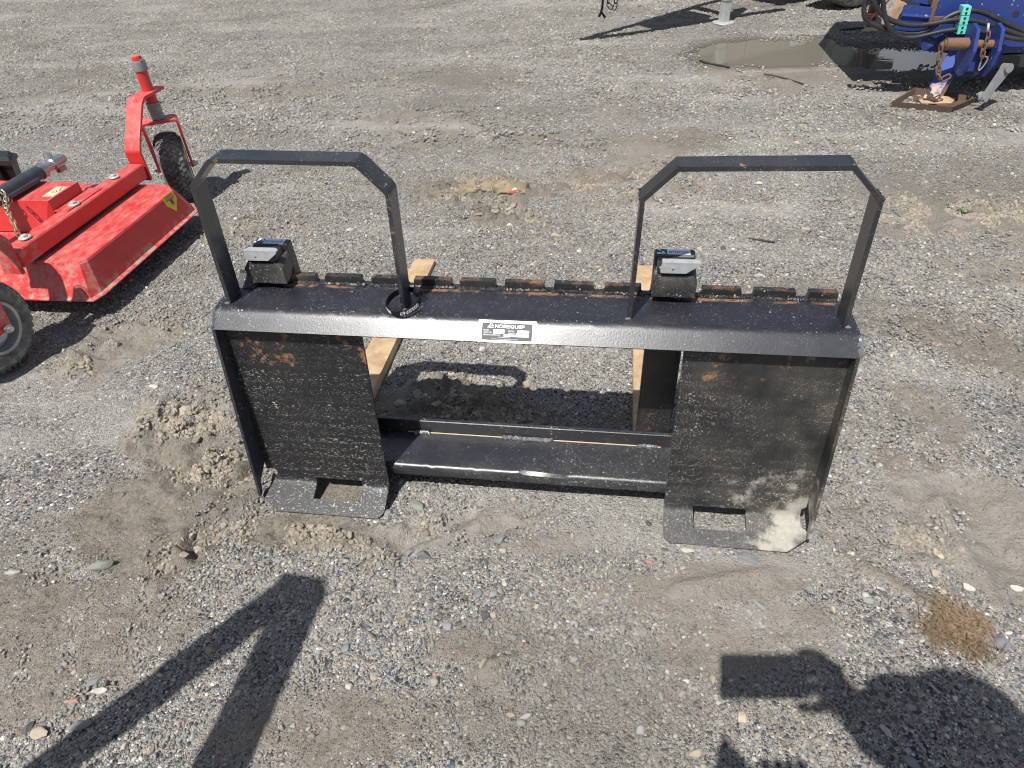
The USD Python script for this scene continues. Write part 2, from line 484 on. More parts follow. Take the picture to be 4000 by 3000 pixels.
def rotm(axis, deg):
    return trimesh.transformations.rotation_matrix(math.radians(deg), axis)[:3, :3]


def box(lo, hi, bev=0.002):
    """A box with chamfered edges between two corners."""
    lo, hi = np.minimum(lo, hi).astype(float), np.maximum(lo, hi).astype(float)
    b = min(bev, 0.3 * (hi - lo).min())
    pts = []
    for sx in (0, 1):
        for sy in (0, 1):
            for sz in (0, 1):
                c = np.where([sx, sy, sz], hi, lo)
                d = np.where([sx, sy, sz], -1, 1) * b
                for k in range(3):
                    o = d.copy()
                    o[k] = 0
                    pts.append(c + o)
    return trimesh.convex.convex_hull(np.array(pts))


def hull(pts):
    return trimesh.convex.convex_hull(np.asarray(pts, float))


def tube(path, r, n=10, cap=True):
    """A round tube along a polyline; r is one radius or one for each point."""
    p = np.asarray(path, float)
    r = np.broadcast_to(r, len(p)).astype(float)
    t = np.gradient(p, axis=0)
    t /= np.linalg.norm(t, axis=1, keepdims=True)
    a = np.cross(t[0], [0, 0, 1.0] if abs(t[0][2]) < 0.9 else [1.0, 0, 0])
    a /= np.linalg.norm(a)
    rings = []
    ang = np.arange(n) * 2 * PI / n
    for i in range(len(p)):
        a = a - t[i] * (a @ t[i])
        a /= np.linalg.norm(a)
        b = np.cross(t[i], a)
        rings.append(p[i] + r[i] * (np.cos(ang)[:, None] * a + np.sin(ang)[:, None] * b))
    v = np.vstack(rings)
    f = []
    for i in range(len(p) - 1):
        for j in range(n):
            q = (i * n + j, i * n + (j + 1) % n, (i + 1) * n + (j + 1) % n, (i + 1) * n + j)
            f += [(q[0], q[1], q[2]), (q[0], q[2], q[3])]
    if cap:
        v = np.vstack([v, p[0], p[-1]])
        c0, c1 = len(v) - 2, len(v) - 1
        for j in range(n):
            f.append((c0, (j + 1) % n, j))
            f.append((c1, (len(p) - 1) * n + j, (len(p) - 1) * n + (j + 1) % n))
    return trimesh.Trimesh(v, np.array(f), process=False)


def spline(pts, n=40):
    from scipy.interpolate import CubicSpline
    p = np.asarray(pts, float)
    s = np.r_[0, np.cumsum(np.linalg.norm(np.diff(p, axis=0), axis=1))]
    return CubicSpline(s, p)(np.linspace(0, s[-1], n))


def lathe(profile, n=32, axis='z'):
    """profile: (radius, height) pairs, closed into a ring or ending on the axis."""
    m = trimesh.creation.revolve(np.asarray(profile, float), sections=n)
    if axis == 'x':
        m.apply_transform(trimesh.transformations.rotation_matrix(PI / 2, [0, 1, 0]))
    if axis == 'y':
        m.apply_transform(trimesh.transformations.rotation_matrix(-PI / 2, [1, 0, 0]))
    return m


def prism(poly, depth, origin, ux, uy):
    """A shapely polygon in the plane origin + a ux + b uy, extruded along ux x uy."""
    m = trimesh.creation.extrude_polygon(poly, depth, engine='earcut')
    ux, uy = np.asarray(ux, float), np.asarray(uy, float)
    uz = np.cross(ux, uy)
    v = m.vertices @ np.array([ux, uy, uz]) + np.asarray(origin, float)
    return trimesh.Trimesh(v, m.faces, process=False)


def fillet(path, radii, n=7):
    """A 2D polyline with its inner corners rounded."""
    p = np.asarray(path, float)
    out = [p[0]]
    for i in range(1, len(p) - 1):
        a, b, c = p[i - 1], p[i], p[i + 1]
        u, w = (a - b) / np.linalg.norm(a - b), (c - b) / np.linalg.norm(c - b)
        r = radii[i - 1] if np.ndim(radii) else radii
        th = math.acos(np.clip(u @ w, -1, 1))
        if r <= 0 or PI - th < 1e-3:
            out.append(b)
            continue
        d = r / math.tan(th / 2)
        p0, p1 = b + u * d, b + w * d
        for k in np.linspace(0, 1, n):
            out.append((1 - k) ** 2 * p0 + 2 * k * (1 - k) * b + k * k * p1)
    out.append(p[-1])
    return np.array(out)


def bent_sheet(poly, path, thick, refine=0.012):
    """poly: shapely in (x, s); path: (y, z) polyline in s. Thickness lies to the left of the path's direction when seen along +x."""
    m = man(trimesh.creation.extrude_polygon(poly, thick, engine='earcut')).refine_to_length(refine)
    v, f = vf(m)
    path = np.asarray(path, float)
    s = np.r_[0, np.cumsum(np.linalg.norm(np.diff(path, axis=0), axis=1))]
    t = np.gradient(path, s, axis=0)
    t /= np.linalg.norm(t, axis=1, keepdims=True)
    q = np.stack([np.interp(v[:, 1], s, path[:, k]) for k in (0, 1)], 1)
    tt = np.stack([np.interp(v[:, 1], s, t[:, k]) for k in (0, 1)], 1)
    nn = np.stack([-tt[:, 1], tt[:, 0]], 1)
    q = q + nn * v[:, 2:3]
    out = np.column_stack([v[:, 0], q])
    return trimesh.Trimesh(out, f, process=False)


def path_len(path):
    return np.linalg.norm(np.diff(np.asarray(path), axis=0), axis=1).sum()


def rect(x0, y0, x1, y1):
    return sg.box(x0, y0, x1, y1)


def weld(a, b, r=0.004, pitch=0.006, seed=0):
    """A weld bead: overlapping flattened ripples along a line."""
    a, b = np.asarray(a, float), np.asarray(b, float)
    n = max(3, int(np.linalg.norm(b - a) / pitch) * 3)
    rr = np.random.default_rng(seed)
    k = np.arange(n)
    rad = r * (0.85 + 0.25 * np.abs(np.sin(k * PI / 3))) + rr.normal(0, r * 0.08, n)
    rad[0] = rad[-1] = r * 0.4
    pts = a + (b - a) * np.linspace(0, 1, n)[:, None] + rr.normal(0, r * 0.12, (n, 3))
    return tube(pts, rad, 7)


def text_on(text, height, origin, ux, uy, depth=0.0004, bold=False, width=None):
    m = meshkit.text_mesh(text, height, depth, bold)
    v = np.array(m.vertices)
    if width:
        v[:, 0] = (v[:, 0] - v[:, 0].min()) * width / np.ptp(v[:, 0])
    ux, uy = np.asarray(ux, float), np.asarray(uy, float)
    return trimesh.Trimesh(v @ np.array([ux, uy, np.cross(ux, uy)]) + np.asarray(origin, float), m.faces, process=False)


def unit(v):
    v = np.asarray(v, float)
    return v / np.linalg.norm(v)


def on_ground(px, py, z=0.0):
    """Where a sight line of the photograph (4000 x 3000) meets the level z: used to survey the yard."""
    d = ((px - 2000) / F_PX) * RIGHT + ((1500 - py) / F_PX) * UP + FWD
    return CAM + d * ((z - CAM[2]) / d[2])


def on_plane_y(px, py, y):
    d = ((px - 2000) / F_PX) * RIGHT + ((1500 - py) / F_PX) * UP + FWD
    return CAM + d * ((y - CAM[1]) / d[1])


def on_plane_x(px, py, x):
    d = ((px - 2000) / F_PX) * RIGHT + ((1500 - py) / F_PX) * UP + FWD
    return CAM + d * ((x - CAM[0]) / d[0])


# ------------------------------------------------------------------ ground
# mud: churned or smooth bare earth (photo pixel, half sizes in metres, turn in degrees, strength, lumpiness, lift)
PATCHES = [
    (1910, 745, 0.34, 0.16, -10, 1.0, 1.0, 0.006), (2000, 850, 0.16, 0.07, 0, 0.9, 1.4, 0.012), (2400, 690, 0.40, 0.12, 20, 1.0, 0.9, 0.0),
    (2560, 760, 0.25, 0.08, 25, 0.9, 1.2, 0.004), (2640, 560, 0.38, 0.20, 10, 0.8, 0.3, 0.0), (1660, 480, 0.45, 0.22, 5, 0.7, 0.4, 0.0),
    (2000, 560, 0.7, 0.10, 8, 0.5, 0.3, 0.0), (950, 360, 0.50, 0.18, 0, 0.6, 0.5, 0.0), (1750, 320, 0.7, 0.2, 0, 0.45, 0.2, 0.0), (500, 330, 0.9, 0.12, -4, 0.5, 0.3, 0.0),
    (1640, 1570, 0.22, 0.12, 20, 1.0, 1.3, 0.030), (1900, 1640, 0.25, 0.10, 0, 0.7, 0.6, 0.004), (720, 1660, 0.16, 0.16, 30, 0.95, 1.4, 0.012), (800, 1830, 0.15, 0.09, 0, 0.95, 1.2, 0.010),
    (600, 2020, 0.24, 0.15, 30, 0.9, 0.5, 0.0), (760, 2160, 0.09, 0.045, 50, 0.9, 1.6, 0.012), (1320, 1910, 0.10, 0.05, 0, 1.0, 1.5, 0.014), (1240, 2080, 0.22, 0.05, 5, 0.9, 0.8, 0.0),
    (1830, 2070, 0.17, 0.045, 24, 1.0, 0.5, -0.006), (1560, 2080, 0.09, 0.04, 20, 0.8, 0.6, 0.0), (2150, 2130, 0.15, 0.04, 15, 0.7, 0.2, 0.0), (2800, 2270, 0.25, 0.05, 14, 0.95, 0.1, 0.004),
    (2950, 2480, 0.20, 0.07, 18, 0.8, 0.2, 0.0), (1850, 2540, 0.14, 0.04, 0, 0.7, 0.3, 0.0), (1900, 2620, 0.05, 0.05, 0, 0.9, 1.2, 0.002), (1300, 2830, 0.18, 0.08, 10, 0.7, 0.2, 0.0),
    (250, 2480, 0.30, 0.16, 20, 0.65, 0.3, 0.0), (100, 2330, 0.12, 0.08, 10, 0.7, 0.3, 0.0), (3870, 850, 0.42, 0.16, -20, 0.8, 0.8, 0.0), (3650, 880, 0.22, 0.12, 0, 0.7, 0.9, 0.0), (3900, 1080, 0.20, 0.12, 10, 0.7, 0.4, 0.0),
    (3860, 1330, 0.30, 0.14, -40, 0.7, 0.4, 0.0), (3640, 1660, 0.10, 0.20, 10, 0.6, 0.4, 0.0), (3850, 2050, 0.16, 0.20, 20, 0.9, 0.3, -0.004), (3600, 2120, 0.08, 0.10, 20, 0.6, 0.6, 0.0),
    (500, 1330, 0.14, 0.10, 30, 0.8, 1.0, 0.006), (330, 1420, 0.12, 0.06, 40, 0.8, 1.0, 0.004), (3350, 2050, 0.1, 0.12, 0, 0.5, 0.4, 0.0), (2250, 2750, 0.3, 0.1, 0, 0.4, 0.1, 0.0),
    (1000, 900, 0.2, 0.12, 10, 0.5, 0.8, 0.0), (1200, 650, 0.3, 0.1, 0, 0.35, 0.4, 0.0), (3500, 560, 0.5, 0.2, 10, 0.4, 0.3, 0.0), (3350, 270, 0.9, 0.35, 10, 0.85, 0.4, 0.0),
]
# low ridges and ruts: (from pixel, to pixel, half width in metres, height in metres)
RUTS = [
    ((1560, 2130), (1830, 1995), 0.022, -0.016), ((1640, 2140), (1960, 2000), 0.02, 0.010), ((560, 2190), (1010, 1930), 0.016, 0.016), ((640, 2230), (830, 2110), 0.012, -0.012),
    ((300, 1420), (420, 1290), 0.025, 0.016), ((340, 1500), (520, 1330), 0.025, -0.016), ((2650, 2300), (3010, 2230), 0.014, 0.008), ((3300, 2180), (3750, 2420), 0.02, 0.008),
    ((2250, 690), (2700, 600), 0.03, -0.018), ((2300, 760), (2640, 690), 0.03, 0.018), ((0, 450), (1100, 360), 0.05, -0.012), ((0, 395), (1100, 310), 0.05, 0.010),
    ((3780, 1900), (4000, 2200), 0.05, -0.012), ((3670, 1960), (3900, 2360), 0.02, 0.008), ((1250, 600), (2150, 520), 0.06, -0.010),
]
WATER_Z = -0.014
PUDDLE = sg.Polygon([(0.60, 3.90), (0.70, 4.12), (0.90, 4.26), (1.10, 4.32), (1.36, 4.31), (1.62, 4.33), (1.70, 4.15), (1.80, 4.02), (1.92, 4.06), (2.1, 4.08), (2.3, 4.05), (2.35, 3.75), (2.12, 3.50), (1.95, 3.55), (1.85, 3.50),
                     (1.72, 3.54), (1.62, 3.66), (1.48, 3.66), (1.32, 3.62), (1.10, 3.62), (0.90, 3.66), (0.70, 3.72)])


def axis_points(lo, hi, fine_lo, fine_hi, step, grow, most):
    a = list(np.arange(fine_lo, fine_hi, step))
    s = step
    while a[-1] < hi:
        s = min(s * (grow if a[-1] < 6 else 1.35), most if a[-1] < 6 else 1e9)
        a.append(a[-1] + s)
    s, b = step, [fine_lo]
    while b[-1] > lo:
        s = min(s * (grow if b[-1] > -6 else 1.35), most if b[-1] > -6 else 1e9)
        b.append(b[-1] - s)
    return np.array(b[:0:-1] + a)


NOISE_OFF = np.array([37.3, 51.7, 11.0])


def fields(xy):
    """Height, mud and wetness of the yard at the points xy (n, 2)."""
    x, y = xy[:, 0], xy[:, 1]
    p = np.column_stack([x, y, np.zeros(len(x))]) + NOISE_OFF
    near = np.exp(-np.maximum(0, np.hypot(x, y - 1.5) - 9) / 6)
    h = (meshkit.fbm(p * 1.1, 3, 1) - 0.5) * 0.030 * near
    h += (meshkit.fbm(p * 9.0, 3, 2) - 0.5) * 0.010 * near
    h += (meshkit.fbm(p * 33.0, 2, 15) - 0.5) * 0.007 * near
    mud, lump = np.zeros(len(x)), np.zeros(len(x))
    wob = (meshkit.fbm(p * 6.0, 3, 5) - 0.5) * 1.5
    for px, py, rx, ry, turn, strength, lumpy, lift in PATCH_XY:
        c, s = math.cos(turn), math.sin(turn)
        u, v = ((x - px) * c + (y - py) * s) / rx, (-(x - px) * s + (y - py) * c) / ry
        d = np.sqrt(u * u + v * v) + wob
        m = np.clip((1.5 - d) * 1.1, 0, 1)
        mud = np.maximum(mud, m * strength)
        lump = np.maximum(lump, m * lumpy)
        h += lift * np.clip(1.3 - d, 0, 1)
    for a, b, w, dz in RUT_XY:
        ab = b - a
        t = np.clip(((xy - a) @ ab) / (ab @ ab), 0, 1)
        d = np.linalg.norm(xy - (a + t[:, None] * ab), axis=1) / w + wob * 0.8
        k = np.exp(-np.maximum(d, 0) ** 2)
        h += dz * 1.4 * k
        mud = np.maximum(mud, 0.85 * k)
    bg_mud = np.clip((meshkit.fbm(p * 1.6, 4, 9) - 0.60) * 4.0, 0, 0.5)
    mud = np.maximum(mud, bg_mud)
    cr = meshkit.fbm(p * 34.0, 3, 3)
    h -= np.minimum(lump, 1) * np.clip(1 - np.abs(meshkit.fbm(p * 13.0, 3, 21) - 0.5) * 14, 0, 1) * 0.010
    h += lump * ((np.maximum(cr - 0.42, 0) * 2) ** 1.2 * 0.052 - 0.007) * 0.8
    h += mud * (1 - np.minimum(lump, 1)) * -0.002
    dd = np.full(len(x), 9.0)
    by = (x > -0.2) & (x < 3.2) & (y > 2.8) & (y < 5.2)
    if by.any():
        pp = shapely.points(x[by], y[by])
        d = shapely.distance(pp, PUDDLE)
        dd[by] = np.where(d > 0, d, -shapely.distance(pp, PUDDLE.exterior))
    shore = dd + (meshkit.fbm(p * 7.0, 4, 6) - 0.5) * 0.10
    basin = np.clip(1 - np.maximum(shore + 0.02, 0) / 0.35, 0, 1)
    h = h * (1 - basin * 0.75) + basin ** 2 * -0.012 - np.clip(-shore / 0.15, 0, 1) * 0.035
    wet = np.clip(1 - np.maximum(shore, 0) / 0.14, 0, 1) * 0.9
    # the ground under the forks and the frame's shoes is pressed flat
    for bx0, bx1, by0, by1 in ((-0.60, -0.40, -0.05, 1.05), (0.20, 0.38, -0.05, 1.05), (-0.62, -0.30, -0.24, 0.0), (0.30, 0.62, -0.24, 0.0)):
        q = np.maximum(np.maximum(bx0 - x, x - bx1), np.maximum(by0 - y, y - by1))
        k = np.clip(1 - np.maximum(q, 0) / 0.03, 0, 1)
        h = np.where(h > 0.0, h * (1 - k) - 0.003 * k, h)
    return h, mud, wet


PATCH_XY = [(*on_ground(a, b)[:2], rx, ry, math.radians(t), s, l, z) for a, b, rx, ry, t, s, l, z in PATCHES]
RUT_XY = [(on_ground(*a)[:2], on_ground(*b)[:2], w, dz) for a, b, w, dz in RUTS]
gx = axis_points(-220, 220, -1.0, 1.1, 0.0095, 1.03, 0.06)
gy = axis_points(-220, 320, -0.90, 0.80, 0.0095, 1.012, 0.045)
GX, GY = np.meshgrid(gx, gy, indexing='ij')
XY = np.column_stack([GX.ravel(), GY.ravel()])
H, MUD, WET = fields(XY)
nx, ny = len(gx), len(gy)
ii, jj = np.meshgrid(np.arange(nx - 1), np.arange(ny - 1), indexing='ij')
q0 = (ii * ny + jj).ravel()
quads = np.stack([q0, q0 + ny, q0 + ny + 1, q0 + 1], 1)
gm = usdkit.mesh(stage, '/World/ground', (np.column_stack([XY, H]), quads), M_ground, smooth=True)
taken.add('/World/ground')
for nm, arr in (('mud', MUD), ('wet', WET)):
    UsdGeom.PrimvarsAPI(gm).CreatePrimvar(nm, Sdf.ValueTypeNames.FloatArray, 'vertex').Set(Vt.FloatArray.FromNumpy(arr.astype(np.float32)))
describe(gm.GetPrim(), 'grey gravel yard with patches of bare brown mud', 'ground', kind='structure')

HG = H.reshape(nx, ny)


def ground_h(x, y):
    x, y = np.atleast_1d(np.asarray(x, float)), np.atleast_1d(np.asarray(y, float))
    i = np.clip(np.searchsorted(gx, x) - 1, 0, nx - 2)
    j = np.clip(np.searchsorted(gy, y) - 1, 0, ny - 2)
    u, v = np.clip((x - gx[i]) / (gx[i + 1] - gx[i]), 0, 1), np.clip((y - gy[j]) / (gy[j + 1] - gy[j]), 0, 1)
    return HG[i, j] * (1 - u) * (1 - v) + HG[i + 1, j] * u * (1 - v) + HG[i, j + 1] * (1 - u) * v + HG[i + 1, j + 1] * u * v


# puddle
pb = PUDDLE.buffer(0.28)
pv, pf = trimesh.creation.triangulate_polygon(pb, engine='earcut')
single('puddle', trimesh.Trimesh(np.column_stack([pv, np.full(len(pv), WATER_Z)]), pf, process=False), M_water, 'shallow muddy puddle between the white trailer jack and the blue machine', 'puddle', kind='structure', smooth=True)

# ------------------------------------------------------------------ gravel
def pebble(seed, flat=0.6, sub=1, rough=0.28):
    r = np.random.default_rng(seed)
    m = trimesh.creation.icosphere(sub, 1.0)
    v = np.array(m.vertices)
    for _ in range(7):                                    # knock facets off
        d = unit(r.normal(size=3))
        lim = r.uniform(0.55, 0.85)
        over = np.maximum(v @ d - lim, 0)
        v -= over[:, None] * d
    v *= 1 + r.normal(0, rough * 0.15, (len(v), 1))
    v *= [1.0, r.uniform(0.6, 0.95), flat * r.uniform(0.75, 1.1)]
    return trimesh.Trimesh(v, m.faces, process=False)


def clod_shape(seed, sub=3):
    r = np.random.default_rng(seed)
    m = trimesh.creation.icosphere(sub, 1.0)
    v = np.array(m.vertices)
    n = meshkit.fbm(v * 1.6 + seed * 7.1, 3, seed)
    v *= (0.55 + 0.9 * n)[:, None]
    for _ in range(9):                                    # broken faces
        d = unit(r.normal(size=3))
        lim = np.max(v @ d) * r.uniform(0.62, 0.9)
        v -= np.maximum(v @ d - lim, 0)[:, None] * d
    n2 = meshkit.fbm(v * 5.5 + seed * 3.3, 3, seed + 5)
    v *= (1.0 + 0.42 * (n2 - 0.5))[:, None]
    v *= [1.0, r.uniform(0.6, 0.95), r.uniform(0.5, 0.8)]
    return trimesh.Trimesh(v, m.faces, process=False)


def scatter(path, n_near, n_mid, n_far):
    inst = UsdGeom.PointInstancer.Define(stage, path)
    taken.add(path)
    kinds = [('grey', 0.27), ('bluegrey', 0.19), ('dark', 0.10), ('tan', 0.15), ('pale', 0.06), ('red', 0.03), ('green', 0.08), ('dirt', 0.08)]
    protos, w = [], []
    k = 0
    for name, share in kinds:
        for s in range(3):
            p = f'{path}/stone_{k:03d}'
            usdkit.mesh(stage, p, pebble(100 + k, flat=(0.45, 0.6, 0.8)[s]), M_stone[name], smooth=50)
            protos.append(p)
            w.append(share / 3)
            k += 1
    zones = [((-1.05, 1.15), (-0.86, 0.45), n_near, 0.0075, 0.020, 2.6), ((-2.1, 1.9), (0.40, 2.3), n_mid, 0.009, 0.021, 2.4), ((-8.2, 4.6), (2.2, 7.4), n_far, 0.014, 0.030, 2.4)]
    P, S = [], []
    for (x0, x1), (y0, y1), n, smin, smax, pw in zones:
        x, y = rng.uniform(x0, x1, n), rng.uniform(y0, y1, n)
        keep = (x > -1.05 - 0.86 * (y + 1.0)) & (x < 1.05 + 0.55 * (y + 1.0))
        x, y = x[keep], y[keep]
        s = (smin ** -pw + rng.uniform(0, 1, len(x)) * (smax ** -pw - smin ** -pw)) ** (-1 / pw)
        h, mud, wet = fields(np.column_stack([x, y]))
        big = meshkit.fbm(np.column_stack([x, y, 0 * x]) * 2.3 + 9, 3, 4)
        dens = np.clip(0.25 + (big - 0.36) * 3.2, 0.20, 1.0) * (1 - 0.80 * np.clip(mud * 1.2, 0, 1))
        ok = rng.uniform(0, 1, len(x)) < dens
        ok &= (h > WATER_Z - 0.004)
        x, y, s = x[ok], y[ok], s[ok]
        P.append(np.column_stack([x, y, ground_h(x, y) + s * 0.06]))
        S.append(s)
    P, S = np.vstack(P), np.concatenate(S)
    # none inside the frame's shoes and forks
    bad = ((np.abs(P[:, 0] + 0.50) < 0.06) | (np.abs(P[:, 0] - 0.288) < 0.06)) & (P[:, 1] > -0.02) & (P[:, 1] < 1.01)
    P, S = P[~bad], S[~bad]
    n = len(P)
    idx = rng.choice(len(protos), n, p=np.array(w) / np.sum(w))
    yaw = rng.uniform(0, 2 * PI, n)
    tilt = rng.normal(0, 0.30, n)
    qs = np.column_stack([np.cos(yaw / 2) * np.cos(tilt / 2), np.cos(yaw / 2) * np.sin(tilt / 2), np.sin(yaw / 2) * np.sin(tilt / 2), np.sin(yaw / 2) * np.cos(tilt / 2)])
    inst.CreatePrototypesRel().SetTargets([Sdf.Path(p) for p in protos])
    inst.CreateProtoIndicesAttr(Vt.IntArray.FromNumpy(idx.astype(np.int32)))
    inst.CreatePositionsAttr(Vt.Vec3fArray.FromNumpy(P.astype(np.float32)))
    inst.CreateScalesAttr(Vt.Vec3fArray.FromNumpy(np.repeat(S[:, None] * 0.5, 3, 1).astype(np.float32) * 2 * 0.62))
    inst.CreateOrientationsAttr(Vt.QuathArray([Gf.Quath(float(a), float(b), float(c), float(d)) for a, b, c, d in qs]))
    describe(inst.GetPrim(), 'loose grey and tan gravel scattered all over the yard', 'gravel', kind='stuff')
    return n


N_GRAVEL = scatter('/World/gravel', 2200, 4000, 6000)


def grit_mat():
    g = Graph()
    isl = g.add('attribute', 'fac', attribute='tone')
    rnd = g.add('object_info', 'random')
    f = g.math('fraction', g.math('multiply_add', rnd, 7.31, isl))
    pal = [(0.0, (0.22, 0.222, 0.215)), (0.17, (0.145, 0.155, 0.163)), (0.31, (0.185, 0.19, 0.185)), (0.43, (0.275, 0.245, 0.20)), (0.54, (0.075, 0.078, 0.082)), (0.62, (0.25, 0.25, 0.24)), (0.71, (0.175, 0.182, 0.165)),
           (0.77, (0.36, 0.315, 0.245)), (0.84, (0.20, 0.165, 0.125)), (0.905, (0.22, 0.14, 0.115)), (0.925, (0.40, 0.385, 0.35)), (0.98, (0.55, 0.54, 0.50))]
    c = g.add('rgb_ramp', 'color', fac=f, ramp=pal, interpolate=False)
    c = g.mix(g.ramp(g.noise(35.0, detail=4.0, rough=0.7), 0.30, 0.70, 0.10, 0.55), c, (0.268, 0.247, 0.213))
    track = g.noise(1.0, g.scaled((0.8, 2.3, 1.0), (0, 0, -0.30)), detail=5.0, rough=0.6)
    c = g.mix(g.ramp(track, 0.51, 0.66, 0.0, 0.50), c, (0.35, 0.335, 0.308))
    c = g.mix(g.ramp(track, 0.48, 0.36, 0.0, 0.50), c, (0.165, 0.149, 0.126))
    return g.done('grit', g.principled(base_color=c, roughness=0.85, specular_ior_level=0.25))


M_grit = grit_mat()


def grit(path, zones):
    """Fine gravel, a handful of small stones at a time."""
    inst = UsdGeom.PointInstancer.Define(stage, path)
    taken.add(path)
    shapes = [pebble(700 + k, (0.5, 0.65, 0.8)[k % 3]) for k in range(18)]
    protos = []
    for z, (rad, smin, smax, per) in enumerate([q[2] for q in zones]):
        for k in range(8):
            r = np.random.default_rng(900 + 10 * z + k)
            ms, tones = [], []
            for _ in range(per):
                sz = (smin ** -1.6 + r.uniform() * (smax ** -1.6 - smin ** -1.6)) ** (-1 / 1.6) * 0.60
                a, d = r.uniform(0, 2 * PI), rad * math.sqrt(r.uniform())
                R = rotm([0, 0, 1], r.uniform(0, 360)) @ rotm([1, 0, 0], r.normal(0, 18))
                m = shapes[r.integers(18)]
                tones.append(np.full(len(m.vertices), r.uniform()))
                ms.append(trimesh.Trimesh(m.vertices * sz @ R.T + [d * math.cos(a), d * math.sin(a), sz * 0.12], m.faces, process=False))
            p = f'{path}/handful_{len(protos):03d}'
            hm = usdkit.mesh(stage, p, trimesh.util.concatenate(ms), M_grit, smooth=True)
            UsdGeom.PrimvarsAPI(hm).CreatePrimvar('tone', Sdf.ValueTypeNames.FloatArray, 'vertex').Set(Vt.FloatArray.FromNumpy(np.concatenate(tones).astype(np.float32)))
            protos.append(p)
    P, I = [], []
    for z, ((x0, x1), (y0, y1), spec, n) in enumerate(zones):
        x, y = rng.uniform(x0, x1, n), rng.uniform(y0, y1, n)
        keep = (x > -1.05 - 0.86 * (y + 1.0)) & (x < 1.05 + 0.55 * (y + 1.0))
        keep &= ~(((np.abs(x + 0.50) < 0.075) | (np.abs(x - 0.288) < 0.075)) & (y > -0.02) & (y < 1.02))
        keep &= ~((np.abs(np.abs(x) - 0.46) < 0.17) & (y > -0.24) & (y < 0.0))
        x, y = x[keep], y[keep]
        h, mud, wet = fields(np.column_stack([x, y]))
        big = meshkit.fbm(np.column_stack([x, y, 0 * x]) * 2.3 + 9, 3, 4)
        fine = meshkit.fbm(np.column_stack([x, y, 0 * x]) * 11.0 + 4, 2, 7)
        dens = np.clip(0.50 + (big - 0.45) * 2.4 + (fine - 0.5) * 1.6, 0.15, 1.0) * (1 - 0.88 * np.clip(mud * 1.25, 0, 1))
        ok = (rng.uniform(0, 1, len(x)) < dens) & (h > WATER_Z - 0.002)
        x, y = x[ok], y[ok]
        P.append(np.column_stack([x, y, ground_h(x, y)]))
        I.append(rng.integers(0, 8, len(x)) + 8 * z)
    P, I = np.vstack(P), np.concatenate(I)
    n = len(P)
    yaw = rng.uniform(0, 2 * PI, n)
    inst.CreatePrototypesRel().SetTargets([Sdf.Path(p) for p in protos])
    inst.CreateProtoIndicesAttr(Vt.IntArray.FromNumpy(I.astype(np.int32)))
    inst.CreatePositionsAttr(Vt.Vec3fArray.FromNumpy(P.astype(np.float32)))
    inst.CreateScalesAttr(Vt.Vec3fArray.FromNumpy(np.repeat(rng.uniform(0.85, 1.2, n)[:, None], 3, 1).astype(np.float32)))
    inst.CreateOrientationsAttr(Vt.QuathArray([Gf.Quath(math.cos(a / 2), 0.0, 0.0, math.sin(a / 2)) for a in yaw]))
    describe(inst.GetPrim(), 'fine loose grit between the larger gravel of the yard', 'grit', kind='stuff')


grit('/World/grit', [((-1.05, 1.15), (-0.86, 0.50), (0.036, 0.0034, 0.0095, 32), 4600), ((-2.2, 2.0), (0.45, 2.3), (0.047, 0.0046, 0.0125, 30), 7600), ((-8.2, 4.6), (2.2, 7.4), (0.095, 0.0085, 0.019, 30), 13500)])

# crumbs of dried mud on the churned patches
def crumbs(path, n):
    inst = UsdGeom.PointInstancer.Define(stage, path)
    taken.add(path)
    protos = []
    for k in range(9):
        p = f'{path}/crumb_{k:03d}'
        usdkit.mesh(stage, p, clod_shape(40 + k, 2), M_stone['clod'], smooth=28)
        protos.append(p)
    P, S = [], []
    lumpy = [q for q in PATCH_XY if q[6] >= 0.6]
    for px, py, rx, ry, turn, strength, lump, lift in lumpy:
        m = int(n * rx * ry * lump * 14)
        u, v = rng.normal(0, 0.5, m) * rx, rng.normal(0, 0.5, m) * ry
        x, y = px + u * math.cos(turn) - v * math.sin(turn), py + u * math.sin(turn) + v * math.cos(turn)
        cl = meshkit.fbm(np.column_stack([x, y, 0 * x]) * 14.0, 2, 8)
        ok = cl > 0.52
        x, y = x[ok], y[ok]
        s = 0.0021 * (1 - rng.uniform(0, 0.94, len(x))) ** -0.60
        P.append(np.column_stack([x, y, ground_h(x, y) + s * 0.02]))
        S.append(s)
    P, S = np.vstack(P), np.concatenate(S)
    n = len(P)
    qs = rng.normal(size=(n, 4))
    qs /= np.linalg.norm(qs, axis=1, keepdims=True)
    inst.CreatePrototypesRel().SetTargets([Sdf.Path(p) for p in protos])
    inst.CreateProtoIndicesAttr(Vt.IntArray.FromNumpy(rng.integers(0, 9, n).astype(np.int32)))
    inst.CreatePositionsAttr(Vt.Vec3fArray.FromNumpy(P.astype(np.float32)))
    inst.CreateScalesAttr(Vt.Vec3fArray.FromNumpy(np.repeat(S[:, None], 3, 1).astype(np.float32)))
    inst.CreateOrientationsAttr(Vt.QuathArray([Gf.Quath(*map(float, q)) for q in qs]))
    describe(inst.GetPrim(), 'crumbs of dried brown mud on the churned patches', 'mud crumbs', kind='stuff')


crumbs('/World/mud_crumbs', 9000)

# ------------------------------------------------------------------ fork frame
ZS, YB = 0.4956, -0.1048                                # shelf top, front bend
LIP_B, LIP_E = np.array([YB, ZS]), np.array([-0.1377, 0.4628])
fr = Thing('fork_carriage', 'black steel pallet fork frame with two guard hoops standing in the middle of the yard', 'fork carriage', (0, 0, 0))

